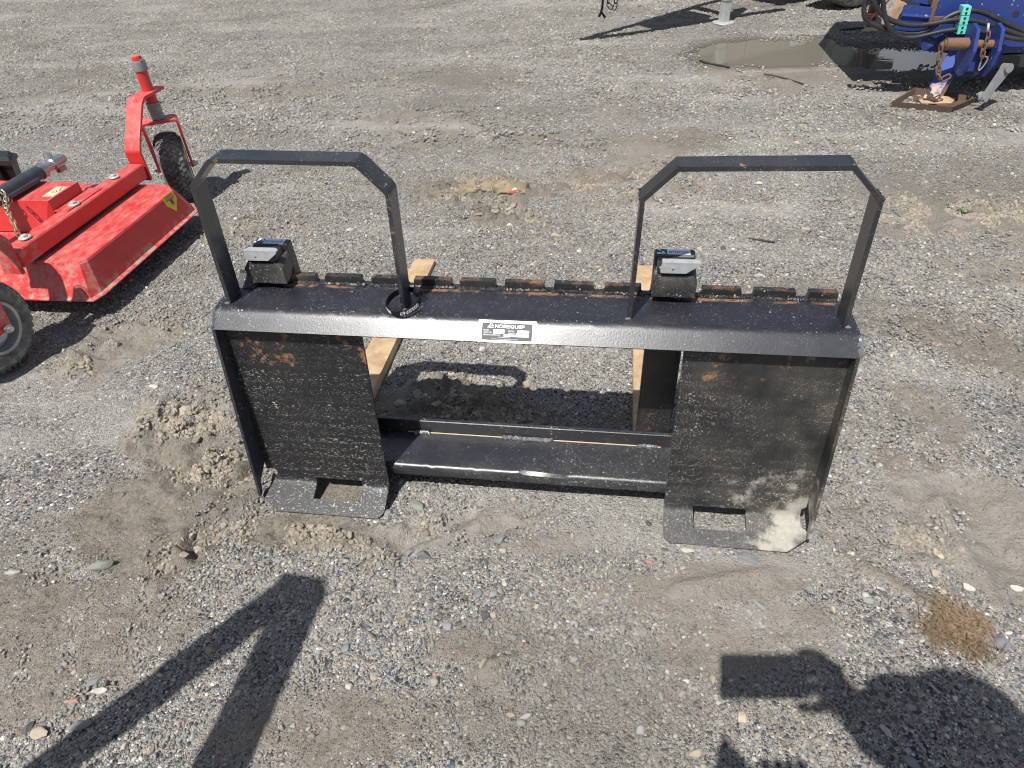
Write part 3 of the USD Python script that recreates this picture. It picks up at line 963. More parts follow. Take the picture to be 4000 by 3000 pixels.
pth = fillet([(0.0, ZS), LIP_B, LIP_E], 0.014)
L = path_len(pth)
fr.part('top_beam', bent_sheet(rect(-0.6198, 0.0, 0.6198, L), pth, 0.008), M_shelf, smooth=25)

# notched top rail
cuts = [rect(a, 0.4965, b, 0.53).buffer(-0.004).buffer(0.004) for a, b in
        [(-0.545, -0.505), (-0.440, -0.420), (-0.341, -0.319), (-0.243, -0.228), (-0.150, -0.131), (-0.058, -0.039), (0.041, 0.061), (0.140, 0.161), (0.233, 0.251), (0.333, 0.350), (0.424, 0.447), (0.525, 0.548)]]
rail = rect(-0.600, 0.41, 0.602, 0.5135)
for c in cuts:
    rail = rail.difference(c)
rail = rail.buffer(-0.003).buffer(0.006).buffer(-0.003)
fr.part('notched_rail', prism(rail, 0.014, (0, 0.0145, 0), (1, 0, 0), (0, 0, 1)), M_rail)
for k, (a, b) in enumerate([(-0.49, -0.33), (-0.325, -0.14), (-0.135, 0.05), (0.055, 0.24), (0.345, 0.43), (0.44, 0.60)]):
    fr.part('weld_bead', weld((a, -0.002, ZS + 0.001), (b, -0.002, ZS + 0.001), 0.0045, seed=k), M_rail)

# lower rail and cross shelf
CZ, CT, CYF, CFZ = 0.0821, 0.1188, -0.1148, 0.0537
fr.part('lower_rail', box((-0.600, 0.0005, 0.022), (0.600, 0.0125, CT), 0.0015), M_cross)
pth = fillet([(0.0, CZ), (CYF, CZ), (CYF - 0.001, CFZ)], 0.010)
fr.part('cross_shelf', bent_sheet(rect(-0.598, 0.0, 0.598, path_len(pth)), pth, 0.007), M_cross, smooth=25)
for k, (a, b) in enumerate([((1350 + 425 / 1.58, 1250 + 688 / 1.58), (1350 + 525 / 1.58, 1250 + 695 / 1.58)), ((1350 + 970 / 1.58, 1250 + 718 / 1.58), (1350 + 1280 / 1.58, 1250 + 742 / 1.58)), ((1350 + 1800 / 1.58, 1250 + 775 / 1.58), (1350 + 1920 / 1.58, 1250 + 785 / 1.58))]):
    pa, pb_ = on_plane_y(*a, -0.002), on_plane_y(*b, -0.002)
    fr.part('weld_bead', weld((pa[0], -0.003, CZ + 0.002), (pb_[0], -0.003, CZ + 0.002), 0.0055, seed=20 + k), M_weld, label='silver weld bead on the lower shelf')
fr.part('sealant_line', tube([(-0.30, -0.001, CZ + 0.0005), (0.31, -0.001, CZ + 0.0005)], 0.0014, 6), M_tanpad)

# the two attachment plates
PT, PB, PF = (-0.112, 0.476), (-0.1432, 0.0387), (-0.2136, 0.0030)
pth = fillet([PT, PB, PF], 0.008)
L1, L2 = math.dist(PT, PB), math.dist(PB, PF)
for s, mat in ((-1, M_plateL), (1, M_plateR)):
    xi, xo = 0.3161, 0.6130
    body = sg.Polygon([(xi, 0), (xo, 0), (xo, L1 - 0.028), (0.604, L1 - 0.022), (0.606, L1 + 0.28 * L2), (0.628, L1 + 0.50 * L2), (0.574, L1 + L2), (xi, L1 + L2)])
    corner = rect(xi - 0.001, L1 + L2 - 0.024, xi + 0.024, L1 + L2 + 0.001).difference(sg.Point(xi + 0.024, L1 + L2 - 0.024).buffer(0.024, 12))
    slot = rect(0.379, L1 - 0.12 * L2, 0.492, L1 + 0.5445 * L2)
    body = body.difference(corner).difference(slot)
    if s < 0:
        body = body.difference(sg.Point(0.600, L1 - 0.018).buffer(0.012))
        body = shapely.affinity.scale(body, -1, 1, origin=(0, 0))
    fr.part('attach_plate', bent_sheet(body, pth, 0.0065), mat, label='left plate flecked with white streaks' if s < 0 else 'right plate with pale dried mud on its corner', smooth=25)
    fl = sg.Polygon([(-0.1385, 0.461), (-0.1655, 0.26), (-0.1955, 0.0285), (-0.186, 0.030), (-0.176, 0.062), (-0.130, 0.092), (-0.103, 0.462)])
    x0 = 0.6135 if s > 0 else -0.6198
    fr.part('side_flange', prism(fl, 0.0063, (x0, 0, 0), (0, 1, 0), (0, 0, 1)), M_plateR if s > 0 else M_guard)
    fr.part('upright', box((s * 0.575, -0.105, 0.09), (s * 0.590, -0.001, 0.485), 0.001), M_tinedark)
    fr.part('end_weld', weld((s * 0.6205, YB - 0.001, ZS - 0.004), (s * 0.6205, LIP_E[0] + 0.002, LIP_E[1] + 0.001), 0.0052, 0.008, seed=31 + s), M_weld)

# guard hoops
GY0, GY1, GT = -0.0904, -0.0446, 0.008
hoops = {-1: [(-0.598, 0.4965), (-0.591, 0.746), (-0.539, 0.796), (-0.269, 0.793), (-0.218, 0.737), (-0.224, 0.4965)],
         1: [(0.207, 0.4965), (0.214, 0.734), (0.269, 0.790), (0.538, 0.795), (0.595, 0.739), (0.600, 0.4965)]}
for s, pts in hoops.items():
    line = sg.LineString(pts)
    if s < 0:
        line = sg.LineString(fillet(pts, 0.022, 8))
    poly = line.buffer(GT, cap_style='flat', join_style='mitre', single_sided=True)
    ring = sg.Polygon(list(line.coords) + [(pts[0][0], 0.3)])
    if poly.representative_point().within(sg.Polygon(line.coords)) is False:
        poly = line.buffer(-GT, cap_style='flat', join_style='mitre', single_sided=True)
    m = prism(poly, GY1 - GY0, (0, GY1, 0), (1, 0, 0), (0, 0, 1))
    fr.part('guard_hoop', m, M_guard, label='left guard hoop with rounded bends' if s < 0 else 'right guard hoop with mitred corners', smooth=25)
    for (px, pz) in (pts[0], pts[-1]):
        fr.part('weld_bead', weld((px - 0.004, GY0 - 0.001, ZS + 0.0015), (px + 0.006, GY0 - 0.001, ZS + 0.0015), 0.0035, seed=int(abs(px) * 1000)), M_weld)
    if s > 0:
        for px, pz in pts[1:-1]:
            fr.part('weld_bead', weld((px, GY0 + 0.002, pz - 0.001), (px, GY1 - 0.002, pz - 0.001), 0.0028, seed=int(px * 1000)), M_guard)
fr.part('end_lug', prism(sg.Polygon([(-0.03, 0.4965), (0.0, 0.4965), (0.0, 0.520), (-0.004, 0.523), (-0.012, 0.520)]).buffer(0.002), 0.036, (-0.601, 0, 0), (0, 1, 0), (0, 0, 1)), M_rail)

# maker's plate on the sloping lip
e_u = np.array([0.0, *unit(LIP_B - LIP_E)])
e_x = np.array([1.0, 0, 0])
e_n = np.cross(e_x, e_u)
DW, DH = 0.110, 0.0455
d0 = np.array([-0.073, *LIP_E]) + e_u * 0.0003


def decal(x0, y0, x1, y1, lift):
    """A rectangle of the plate in shares of its width and height."""
    return prism(rect(x0 * DW, y0 * DH, x1 * DW, y1 * DH).buffer(0.0003), 0.00025, d0 + e_n * lift, e_x, e_u)


lab = fr.part('maker_label', prism(rect(0, 0, DW, DH - 0.004).buffer(0.001), 0.0004, d0 + e_n * 0.0006, e_x, e_u), M_white, label="silver-edged maker's label on the sloping lip")
fr.part('label_field', decal(0.062, 0.085, 0.935, 0.80, 0.0011), M_label_dark, parent=lab)


def dtext(t, x, y, h, w, bold=False, mat=None):
    return text_on(t, h * DH, d0 + e_x * x * DW + e_u * y * DH + e_n * 0.0014, e_x, e_u, 0.0002, bold, w * DW)


logo = []
for pts in ([(0.150, 0.60), (0.205, 0.78), (0.220, 0.78), (0.172, 0.60)], [(0.182, 0.60), (0.222, 0.72), (0.236, 0.72), (0.205, 0.63), (0.262, 0.63), (0.262, 0.60)], [(0.222, 0.78), (0.236, 0.78), (0.275, 0.665), (0.225, 0.665), (0.225, 0.69), (0.250, 0.69)]):
    logo.append(prism(sg.Polygon([(a * DW, b * DH) for a, b in pts]).buffer(0), 0.0002, d0 + e_n * 0.0014, e_x, e_u))
fr.part('label_lettering', cat(*logo, dtext('NOREQUIP', 0.285, 0.605, 0.135, 0.52, True), dtext('MODEL', 0.09, 0.465, 0.055, 0.10), dtext('SERIAL NO.', 0.09, 0.37, 0.055, 0.15), dtext('MANUFACTURING DATE', 0.09, 0.27, 0.055, 0.30),
        dtext('WEIGHT', 0.52, 0.455, 0.055, 0.11), dtext('CAPACITY', 0.52, 0.36, 0.055, 0.13), dtext('NOREQUIP', 0.36, 0.19, 0.035, 0.20), dtext('www.norequip.com', 0.24, 0.11, 0.035, 0.46)), M_white, parent=lab, smooth=False)
fr.part('label_blank', cat(decal(0.265, 0.45, 0.455, 0.53, 0.00135), decal(0.262, 0.355, 0.452, 0.435, 0.00135), decal(0.68, 0.44, 0.885, 0.52, 0.00135), decal(0.675, 0.345, 0.88, 0.425, 0.00135), decal(0.45, 0.25, 0.88, 0.33, 0.00135)), M_white, parent=lab, smooth=False)
fr.part('label_figures', cat(dtext('PFSSL48', 0.285, 0.467, 0.045, 0.11), dtext('433', 0.275, 0.375, 0.045, 0.045), dtext('347 LBS', 0.69, 0.457, 0.045, 0.11), dtext('2000 LBS', 0.70, 0.363, 0.045, 0.13), dtext('2023-03-24', 0.51, 0.268, 0.045, 0.16)).apply_translation(e_n * 0.0004), M_ink, parent=lab, smooth=False)

# tag band lying round the foot of the left hoop
RB, HB = 0.0335, 0.0125
Rt = rotm([0.75, -0.66, 0], -15) if False else rotm([0.80, -0.60, 0], 14)
bc = np.array([-0.2275, -0.083, 0.5115])
bt = Thing('tag_band', "black numbered tag band looped round the left hoop's inner foot", 'tag band', bc)
bt.part('band', moved(lathe([(RB, -HB / 2), (RB + 0.0014, -HB / 2), (RB + 0.0014, HB / 2), (RB, HB / 2), (RB, -HB / 2)], 48), Rt, bc), M_band)


def ring_text(t, h, ang0):
    m = meshkit.text_mesh(t, h, 0.0004, True)
    v = np.array(m.vertices)
    a = math.radians(ang0) - v[:, 0] / RB
    r = RB + 0.0014 + v[:, 2]
    w = np.column_stack([r * np.cos(a), r * np.sin(a), h / 2 - v[:, 1]])
    return moved(trimesh.Trimesh(w, m.faces, process=False), Rt, bc)


bt.part('band_lettering', cat(ring_text('0010767', 0.0068, -18), ring_text('GRE', 0.0068, -122)), M_white, smooth=False)
clasp = bc + Rt @ np.array([RB * 0.72, RB * 0.72, 0.001])
bt.part('clasp', moved(lathe([(0, -0.009), (0.0078, -0.009), (0.0085, -0.006), (0.0085, 0.006), (0.007, 0.009), (0, 0.009)], 20), Rt @ rotm([1, 0, 0], 90) @ rotm([0, 1, 0], 40), clasp), M_band)

# ------------------------------------------------------------------ forks
def fork(xc, xt, label, side):
    """One fork: blade on the ground, upright shank, hook over the notched rail, zinc latch, size sticker. xc: at the ground, xt: at the top."""
    t = Thing('pallet_fork', label, 'fork', (xc, 0, 0), group=None)
    lean = (xt - xc) / 0.575

    def P(mesh):
        v, f = vf(mesh)
        v = v.copy()
        v[:, 0] += xc + lean * v[:, 2]
        return trimesh.Trimesh(v, f, process=False)
    hw, y0, y1, tip = 0.0385, 0.0155, 0.0435, 0.985
    top = rect(-hw, y0, hw, tip).buffer(-0.014).buffer(0.014, join_style='round').union(rect(-hw, y0, hw, 0.4))
    m = man(trimesh.creation.extrude_polygon(top, 1.0, engine='earcut')).refine_to_length(0.06)
    v, f = vf(m)
    v = v.copy()
    zt = np.interp(v[:, 1], [0.0, 0.10, 0.5, tip], [0.031, 0.030, 0.024, 0.013])
    zb = np.interp(v[:, 1], [0.0, 0.7, tip], [-0.002, -0.002, 0.002])
    v[:, 2] = zb + (zt - zb) * v[:, 2]
    t.part('blade', P(trimesh.Trimesh(v, f, process=False)), M_blade)
    t.part('shank', P(box((-hw, y0, 0.028), (hw, y1, 0.575), 0.003)), M_tinedark)
    hk = hull([(sx * 0.041, -0.033, z) for sx in (-1, 1) for z in (0.512, 0.545)] + [(sx * 0.034, -0.029, 0.5555) for sx in (-1, 1)] + [(sx * 0.0405, y, 0.517) for sx in (-1, 1) for y in (-0.028, -0.003)] + [(sx * 0.0395, 0.015, z) for sx in (-1, 1) for z in (0.530, 0.560)] + [(sx * 0.033, -0.012, 0.560) for sx in (-1, 1)])
    t.part('hook', P(hk), M_housing)
    t.part('latch_body', P(box((-0.034, -0.026, 0.5565), (0.030, 0.0145, 0.573), 0.003)), M_tinedark)
    lev = sg.Polygon([(-0.028, 0.5655), (-0.030, 0.573), (-0.027, 0.5855), (0.042, 0.5855), (0.040, 0.582), (0.018, 0.5655)]).buffer(-0.001).buffer(0.001)
    hole = sg.Point(-0.006, 0.5725).buffer(0.0022)
    m1 = prism(lev.difference(hole), 0.0025, (0, -0.0335, 0), (1, 0, 0), (0, 0, 1))
    m2 = prism(sg.Polygon([(-0.027, -0.036), (0.042, -0.036), (0.042, -0.027), (0.034, -0.021), (-0.027, -0.021)]), 0.0025, (0, 0, 0.5853), (1, 0, 0), (0, 1, 0))
    lv = t.part('latch_lever', P(cat(m1, m2)), M_zinc)
    t.part('rivet', P(moved(lathe([(0, 0), (0.0018, 0.0002), (0, 0.0014)], 10), rotm([1, 0, 0], 90), (-0.006, -0.0325, 0.5725))), M_rust, parent=lv)
    sx0 = -0.015
    st = t.part('size_sticker', P(box((sx0, y0 + 0.004, 0.5751), (sx0 + 0.044, y1 - 0.004, 0.5756), 0.0001)), M_paperblue)
    t.part('sticker_lettering', P(text_on('25*76*1070', 0.0075, (sx0 + 0.003, y0 + 0.0085, 0.5757), (1, 0, 0), (0, 1, 0), 0.0002, True, 0.038)), M_ink, parent=st, smooth=False)
    rem = []
    for k in range(6):
        a = rng.uniform(-0.036, -0.021)
        b = rng.uniform(y0 + 0.004, y1 - 0.007)
        rem.append(box((a, b, 0.5751), (a + rng.uniform(0.003, 0.008), b + rng.uniform(0.002, 0.007), 0.57535 + k * 2e-5), 0.0001))
    t.part('sticker_remnant', P(cat(*rem)), M_paperblue, smooth=False)
    return t


fork(-0.5020, -0.5330, "left fork of the pair, tan worn blade under the frame's left plate", -1)
fork(0.2885, 0.2925, "right fork of the pair, tall black shank beside the frame's right plate", 1)

# ------------------------------------------------------------------ red mower
mw = Thing('mower_deck', 'red rough-cut mower deck with caster wheels beside the fork frame', 'mower', (-2.0, 0.88, 0))
DT, DB = 0.188, 0.085                                   # deck top and skirt bottom
top_o = np.array([(-1.525, 0.600), (-1.525, 1.150), (-1.575, 1.205), (-2.62, 1.205), (-2.62, 0.575), (-1.540, 0.580)])
bot_o = np.array([(-1.500, 0.572), (-1.500, 1.190), (-1.555, 1.262), (-2.66, 1.262), (-2.66, 0.505), (-1.512, 0.528)])


def deck_shell():
    n = len(top_o)
    flange = bot_o + 0.016 * np.array([unit(q - [-2.08, 0.88]) for q in bot_o])
    rings = [np.column_stack([top_o * 0.995 + np.array([-2.08, 0.88]) * 0.005, np.full(n, DT)]), np.column_stack([top_o + (bot_o - top_o) * 0.05, np.full(n, DT - 0.006)]), np.column_stack([bot_o, np.full(n, DB)]), np.column_stack([flange, np.full(n, DB - 0.004)]),
             np.column_stack([flange, np.full(n, DB - 0.008)]), np.column_stack([bot_o - 0.002, np.full(n, DB - 0.006)]), np.column_stack([top_o * 0.99 + np.array([-2.08, 0.88]) * 0.01, np.full(n, DT - 0.008)])]
    v = np.vstack(rings)
    f = []
    for a in range(len(rings) - 1):
        for j in range(n):
            k = (j + 1) % n
            p, q, r_, s_ = a * n + j, a * n + k, (a + 1) * n + k, (a + 1) * n + j
            f += [(p, q, r_), (p, r_, s_)]
    tv, tf = trimesh.creation.triangulate_polygon(sg.Polygon(rings[0][:, :2]), engine='earcut')
    tops = trimesh.Trimesh(np.column_stack([tv, np.full(len(tv), DT)]), tf, process=False)
    if tops.face_normals[0][2] < 0:
        tops.invert()
    sides = trimesh.Trimesh(v, f, process=False)
    c = sides.triangles_center[:n * 2] - np.array([-2.08, 0.88, 0.1])
    if (sides.face_normals[:n * 2] * c).sum() < 0:
        sides.invert()
    return cat(tops, sides)


mw.part('deck', deck_shell(), M_red, smooth=20)
BX0, BX1, BZ0, BZ1 = -1.742, -1.680, 0.199, 0.257
mw.part('frame_beam', box((BX0, 0.515, BZ0), (BX1, 1.243, BZ1), 0.004), M_red)
mw.part('grass_clippings', cat(*[tube([(-1.676 - rng.uniform(0, 0.02), y, 0.190), (-1.672 - rng.uniform(0, 0.02), y + rng.uniform(-0.015, 0.015), 0.190 + rng.uniform(0.002, 0.012))], 0.0012, 4) for y in np.linspace(0.56, 1.15, 90)]), M_twig)
mw.part('mounting_strap', box((-1.752, 0.80, 0.2573), (-1.700, 1.00, 0.2605), 0.001), M_red)


def hexbolt(t, x, y, z, r=0.016):
    w = t.part('washer', moved(lathe([(0.004, 0), (r, 0), (r, 0.003), (r * 0.9, 0.0045), (0.004, 0.0045), (0.004, 0)], 24), None, (x, y, z)), M_galv)
    t.part('bolt_head', moved(lathe([(0, 0.0045), (0.0095, 0.0045), (0.0095, 0.010), (0.0075, 0.0115), (0, 0.0115)], 6), None, (x, y, z)), M_galv, parent=w, smooth=False)


for q in (((230 / 2.212, 750 + 405 / 2.212)), (645 / 2.212, 100 + 1553 / 2.212), (995 / 2.212, 100 + 1318 / 2.212)):
    p = on_ground(*q, BZ1)
    hexbolt(mw, -1.712, p[1], BZ1 + 0.0035, 0.019)


def bracket(sgn, yb):
    """Bent flat bar from the beam's end up and out to the caster pivot; sgn: +1 leads away from the camera."""
    pts = [(0.018, 0.186), (0.012, 0.300), (0.042, 0.342), (0.130, 0.448), (0.155, 0.462), (0.300, 0.462)]
    line = sg.LineString(fillet(pts, 0.02, 6))
    poly = line.buffer(0.0055, cap_style='flat', join_style='round')
    poly = shapely.affinity.translate(shapely.affinity.scale(poly, sgn, 1, origin=(0, 0)), yb, 0)
    return prism(poly, 0.064, (-1.743, 0, 0), (0, 1, 0), (0, 0, 1))


def tyre(R, W):
    """A small turf tyre about the x axis, staggered tread blocks moulded on."""
    prof = []
    for a in np.linspace(-1, 1, 15):
        prof.append((R - 0.006 - 0.012 * abs(a) ** 2.5, a * W * 0.40))
    side = [(R - 0.030, W * 0.50), (R - 0.052, W * 0.49), (R - 0.072, W * 0.40), (R - 0.072, W * 0.30)]
    loop = [(r_, -h) for r_, h in side[::-1]] + prof + side
    loop = loop + [loop[0]]
    body = lathe(loop, 56, 'x')
    blocks = []
    n = 38
    for row in range(5):
        a0 = (row - 2) / 2.5
        w = W * 0.80 / 5
        for k in range(n):
            th = (k + (row % 2) * 0.5) * 2 * PI / n
            dth = 2 * PI / n * 0.40
            pts = []
            for da, dx in ((-1, -0.44), (-0.25, 0.44), (1, 0.44), (0.25, -0.44)) if row % 2 else ((-0.25, -0.44), (-1, 0.44), (0.25, 0.44), (1, -0.44)):
                for up in (0, 1):
                    xx = a0 * W * 0.40 + dx * w
                    rr = R - 0.012 * min(1.0, abs(xx) / (W * 0.40)) ** 2.5 - (0.0 if up else 0.012)
                    pts.append((xx, rr * math.cos(th + da * dth), rr * math.sin(th + da * dth)))
            blocks.append(hull(pts))
    return cat(body, *blocks)


TYRE = tyre(0.145, 0.112)
rim_loop = [(0.020, 0.030), (0.050, 0.028), (0.060, 0.012), (0.068, 0.018), (0.073, 0.046), (0.079, 0.050), (0.079, 0.053), (0.071, 0.050), (0.066, 0.020), (0.060, 0.016), (0.050, 0.033), (0.020, 0.034), (0.020, 0.030)]
RIM = cat(lathe(rim_loop, 40, 'x'), moved(lathe(rim_loop, 40, 'x'), rotm([0, 0, 1], 180)), lathe([(0.018, -0.05), (0.030, -0.05), (0.030, 0.05), (0.018, 0.05), (0.018, -0.05)], 20, 'x'))


def caster(px, py, turn, trail, label):
    """Pivot tube, fork and wheel below the bracket; turn: axle direction from +x in degrees."""
    R = rotm([0, 0, 1], turn)
    at = lambda m: moved(m, R, (px, py, 0))
    mw.part('pivot_tube', moved(lathe([(0, 0.395), (0.0225, 0.395), (0.0225, 0.545), (0, 0.545)], 28), None, (px, py, 0)), M_red)
    c = mw.part('pivot_collar', moved(lathe([(0, 0.543), (0.0265, 0.543), (0.0275, 0.547), (0.0275, 0.575), (0.0255, 0.580), (0, 0.580)], 28), None, (px, py, 0)), M_greypaint)
    mw.part('pivot_sleeve', moved(lathe([(0, 0.357), (0.0265, 0.357), (0.0265, 0.379), (0.0250, 0.381), (0.0250, 0.383), (0.0265, 0.385), (0.0265, 0.408), (0.0250, 0.410), (0.0250, 0.412), (0.0265, 0.414), (0.0265, 0.422), (0, 0.422)], 28), None, (px, py, 0)), M_greypaint)
    mw.part('pivot_cap', moved(lathe([(0, 0.578), (0.019, 0.578), (0.019, 0.592), (0.016, 0.597), (0, 0.598)], 24), None, (px, py, 0)), M_red, parent=c)
    mw.part('lynch_pin', moved(cat(tube([(-0.026, 0, 0.584), (0.028, 0, 0.584)], 0.0035, 8), tube(spline([(0.026, 0, 0.584), (0.020, 0.020, 0.589), (0, 0.027, 0.588), (-0.020, 0.018, 0.588), (-0.026, 0, 0.584)], 16), 0.0016, 6)), rotm([0, 0, 1], -30), (px, py, 0)), M_steel, parent=c)
    hw = 0.068
    line = sg.LineString(fillet([(-hw, 0.135), (-hw, 0.300), (-hw, 0.350), (hw, 0.350), (hw, 0.300), (hw, 0.135)], [0, 0.014, 0.014, 0], 6))
    poly = line.buffer(0.0045, cap_style='flat')
    m = prism(poly, 0.085, (0, 0.0425, 0), (1, 0, 0), (0, 0, 1))
    v = np.array(m.vertices)
    k = np.clip((0.330 - v[:, 2]) / 0.19, 0, 1)
    v[:, 1] = v[:, 1] * (1 - 0.45 * k) + trail * k
    fk = mw.part('caster_fork', at(trimesh.Trimesh(v, m.faces, process=False)), M_red)
    wc = np.array([0, trail, 0.143])
    w = mw.part('caster_tyre', at(moved(TYRE, None, wc)), M_tyre, label=label)
    mw.part('rim', at(moved(RIM, None, wc)), M_rim, parent=w)
    mw.part('axle_bolt', at(moved(cat(lathe([(0, -0.090), (0.008, -0.090), (0.008, 0.094), (0, 0.094)], 16, 'x'), lathe([(0, 0.073), (0.0135, 0.073), (0.0135, 0.084), (0, 0.084)], 6, 'x'), lathe([(0, -0.084), (0.0135, -0.084), (0.0135, -0.073), (0, -0.073)], 6, 'x')), None, wc)), M_steel, parent=fk, smooth=False)


mw.part('caster_arm', bracket(1, 1.240), M_red, smooth=25)
mw.part('caster_arm', bracket(-1, 0.520), M_red, smooth=25)
caster(-1.711, 1.478, 32, 0.03, 'far caster tyre with dusty turf tread')
caster(-1.655, 0.262, 0, 0.0, 'near caster tyre with grey rim facing the fork frame')

# gearbox cover, its sticker, drive shaft with chain
cover = hull([(x, y, z) for x, y, z in ((-1.752, 0.800, 0.252), (-1.752, 0.965, 0.252), (-2.25, 0.965, 0.192), (-2.25, 0.770, 0.192), (-1.80, 0.775, 0.192), (-1.80, 0.965, 0.192), (-1.755, 0.800, 0.297), (-1.755, 0.965, 0.297), (-2.25, 0.965, 0.297), (-2.25, 0.790, 0.297))])
cv = mw.part('gearbox_cover', cover, M_red, smooth=False)
c0 = [on_ground(x / 4.1475, 550 + y / 4.1475, 0.2975) for x, y in ((670, 905), (860, 905), (1110, 740), (915, 740))]
st = mw.part('instruction_sticker', prism(sg.Polygon([q[:2] for q in c0]), 0.0005, (0, 0, 0.2972), (1, 0, 0), (0, 1, 0)), M_cream, parent=None)
inner = [np.mean(c0, 0) * (1 - k) + q * k for q, k in zip(c0, (0.86,) * 4)]
frame_line = sg.Polygon([q[:2] for q in c0]).buffer(-0.002).difference(sg.Polygon([q[:2] for q in c0]).buffer(-0.003))
tri = np.mean(c0, 0)
mw.part('sticker_print', cat(prism(frame_line, 0.0002, (0, 0, 0.2978), (1, 0, 0), (0, 1, 0)), prism(sg.Polygon([(tri[0] - 0.008, tri[1] - 0.012), (tri[0] + 0.012, tri[1] - 0.006), (tri[0] - 0.002, tri[1] + 0.014)]).buffer(0).difference(sg.Polygon([(tri[0] - 0.005, tri[1] - 0.009), (tri[0] + 0.008, tri[1] - 0.005), (tri[0] - 0.001, tri[1] + 0.009)])), 0.0002, (0, 0, 0.2978), (1, 0, 0), (0, 1, 0)),
        text_on('WARNING', 0.006, (tri[0] + 0.018, tri[1] + 0.004, 0.2978), (-0.35, 0.94, 0), (-0.94, -0.35, 0), 0.0002, True)), M_redink, parent=st, smooth=False)
sx, sz = -1.908, 0.325
sh = mw.part('drive_shaft', cat(tube([(sx, 0.30, sz), (sx, 0.985, sz)], 0.0245, 20), tube([(sx + 0.022, 0.55, sz - 0.010), (sx + 0.022, 0.93, sz - 0.010), (sx + 0.018, 0.945, sz - 0.008)], 0.010, 12)), M_shaft)
mw.part('shaft_yoke', cat(tube([(sx, 0.98, sz), (sx, 1.00, sz)], 0.028, 20), tube([(sx, 1.00, sz), (sx, 1.045, sz), (sx, 1.05, sz), (sx, 1.10, sz), (sx, 1.115, sz)], [0.017, 0.017, 0.022, 0.022, 0.018], 20), tube([(sx - 0.020, 1.075, sz + 0.018), (sx - 0.020, 1.075, sz + 0.036)], [0.016, 0.013], 12), box((sx - 0.008, 1.065, sz - 0.038), (sx + 0.012, 1.105, sz - 0.018), 0.003)), M_steel, parent=sh)


def link(c, along, up, l=0.026, w=0.013, r=0.0021):
    along, up = unit(along), unit(up)
    side = unit(np.cross(along, up))
    pts = []
    for a in np.linspace(0, 2 * PI, 17):
        pts.append(c + along * (l / 2 - w / 2) * np.sign(math.cos(a)) * (abs(math.cos(a)) > 1e-6) + along * math.cos(a) * w / 2 + side * math.sin(a) * w / 2)
    return tube(pts, r, 6, cap=False)


def chain(path, r=0.0021, l=0.026):
    p = np.asarray(path, float)
    s = np.r_[0, np.cumsum(np.linalg.norm(np.diff(p, axis=0), axis=1))]
    n = int(s[-1] / (l * 0.72))
    out = []
    for k in range(n):
        u = np.array([np.interp((k + 0.5) / n * s[-1], s, p[:, j]) for j in range(3)])
        v = np.array([np.interp((k + 0.6) / n * s[-1], s, p[:, j]) for j in range(3)])
        d = v - u
        up = np.cross(d, [0.3, 0.2, 1.0]) if k % 2 else np.cross(np.cross(d, [0.3, 0.2, 1.0]), d)
        out.append(link(u, d, up, l, l * 0.5, r))
    return cat(*out)


loop = [(sx + 0.031 * math.cos(a), 0.74 + 0.05 * a / (2 * PI), sz + 0.031 * math.sin(a)) for a in np.linspace(-0.6, 2 * PI - 0.6, 24)]
hang = spline([on_plane_x(0 / 4.1475, 550 + 800 / 4.1475, -1.86), on_plane_x(75 / 4.1475, 550 + 880 / 4.1475, -1.84), on_plane_x(110 / 4.1475, 550 + 1080 / 4.1475, -1.80), on_plane_x(200 / 4.1475, 550 + 1290 / 4.1475, -1.755), on_ground(300 / 4.1475, 550 + 1540 / 4.1475, 0.264)], 40)
mw.part('safety_chain', cat(chain(loop), chain(hang)), M_brass)

# danger sticker on the far end of the skirt
skirt_pt = lambda px, py: np.array(on_plane_x(px, py, -1.5155))
A4 = [skirt_pt(600 + a / 8.295, 700 + b / 8.295) for a, b in ((345, 610), (670, 375), (757, 590), (700, 1045), (440, 880))]
n_s = unit(np.cross([0, 1.0, 0], [bot_o[1][0] - top_o[1][0], 0, DB - DT]))
n_s = n_s if n_s[0] > 0 else -n_s
uz = unit(np.cross(n_s, [0, 1.0, 0]))
uz = uz if uz[2] > 0 else -uz
o_s = np.array([top_o[1][0] + (bot_o[1][0] - top_o[1][0]) * 0.5, 0, DT + (DB - DT) * 0.5])
zt = lambda z: (z - o_s[2]) / uz[2]
poly = sg.Polygon([(q[1], zt(q[2])) for q in A4])
lift = lambda k: o_s + n_s * k
dz = mw.part('danger_sticker', prism(poly, 0.0004, lift(0.0014), (0, 1, 0), uz), M_yellow)
L0, L1_, Lm = np.array(poly.exterior.coords[0]), np.array(poly.exterior.coords[1]), np.array(poly.centroid.coords[0])
tdir = unit(L1_ - L0)
tn = np.array([-tdir[1], tdir[0]])
w_s = np.linalg.norm(L1_ - L0)
ux3 = np.array([0, tdir[0], 0]) + uz * tdir[1]
uy3 = np.array([0, tn[0], 0]) + uz * tn[1]
tx = lambda t, a, b, h, w: text_on(t, h, lift(0.002) + np.array([0, 1, 0]) * (L0 + tdir * a * w_s + tn * b)[0] + uz * (L0 + tdir * a * w_s + tn * b)[1], ux3, uy3, 0.0002, True, w * w_s)
cc = Lm - tn * 0.004 + tdir * 0.003
ring_p = sg.Point(cc).buffer(0.0125).difference(sg.Point(cc).buffer(0.0105))
mw.part('sticker_lettering', cat(tx('DANGER', 0.14, -0.0125, 0.0085, 0.70), prism(ring_p, 0.0002, lift(0.002), (0, 1, 0), uz)), M_redink, parent=dz, smooth=False)
hand = sg.Point(cc + [0, -0.003]).buffer(0.006)
for k, a in enumerate((-0.004, -0.0015, 0.001, 0.0035)):
    hand = hand.union(sg.LineString([cc + [a, 0], cc + [a * 1.3, 0.007]]).buffer(0.0011))
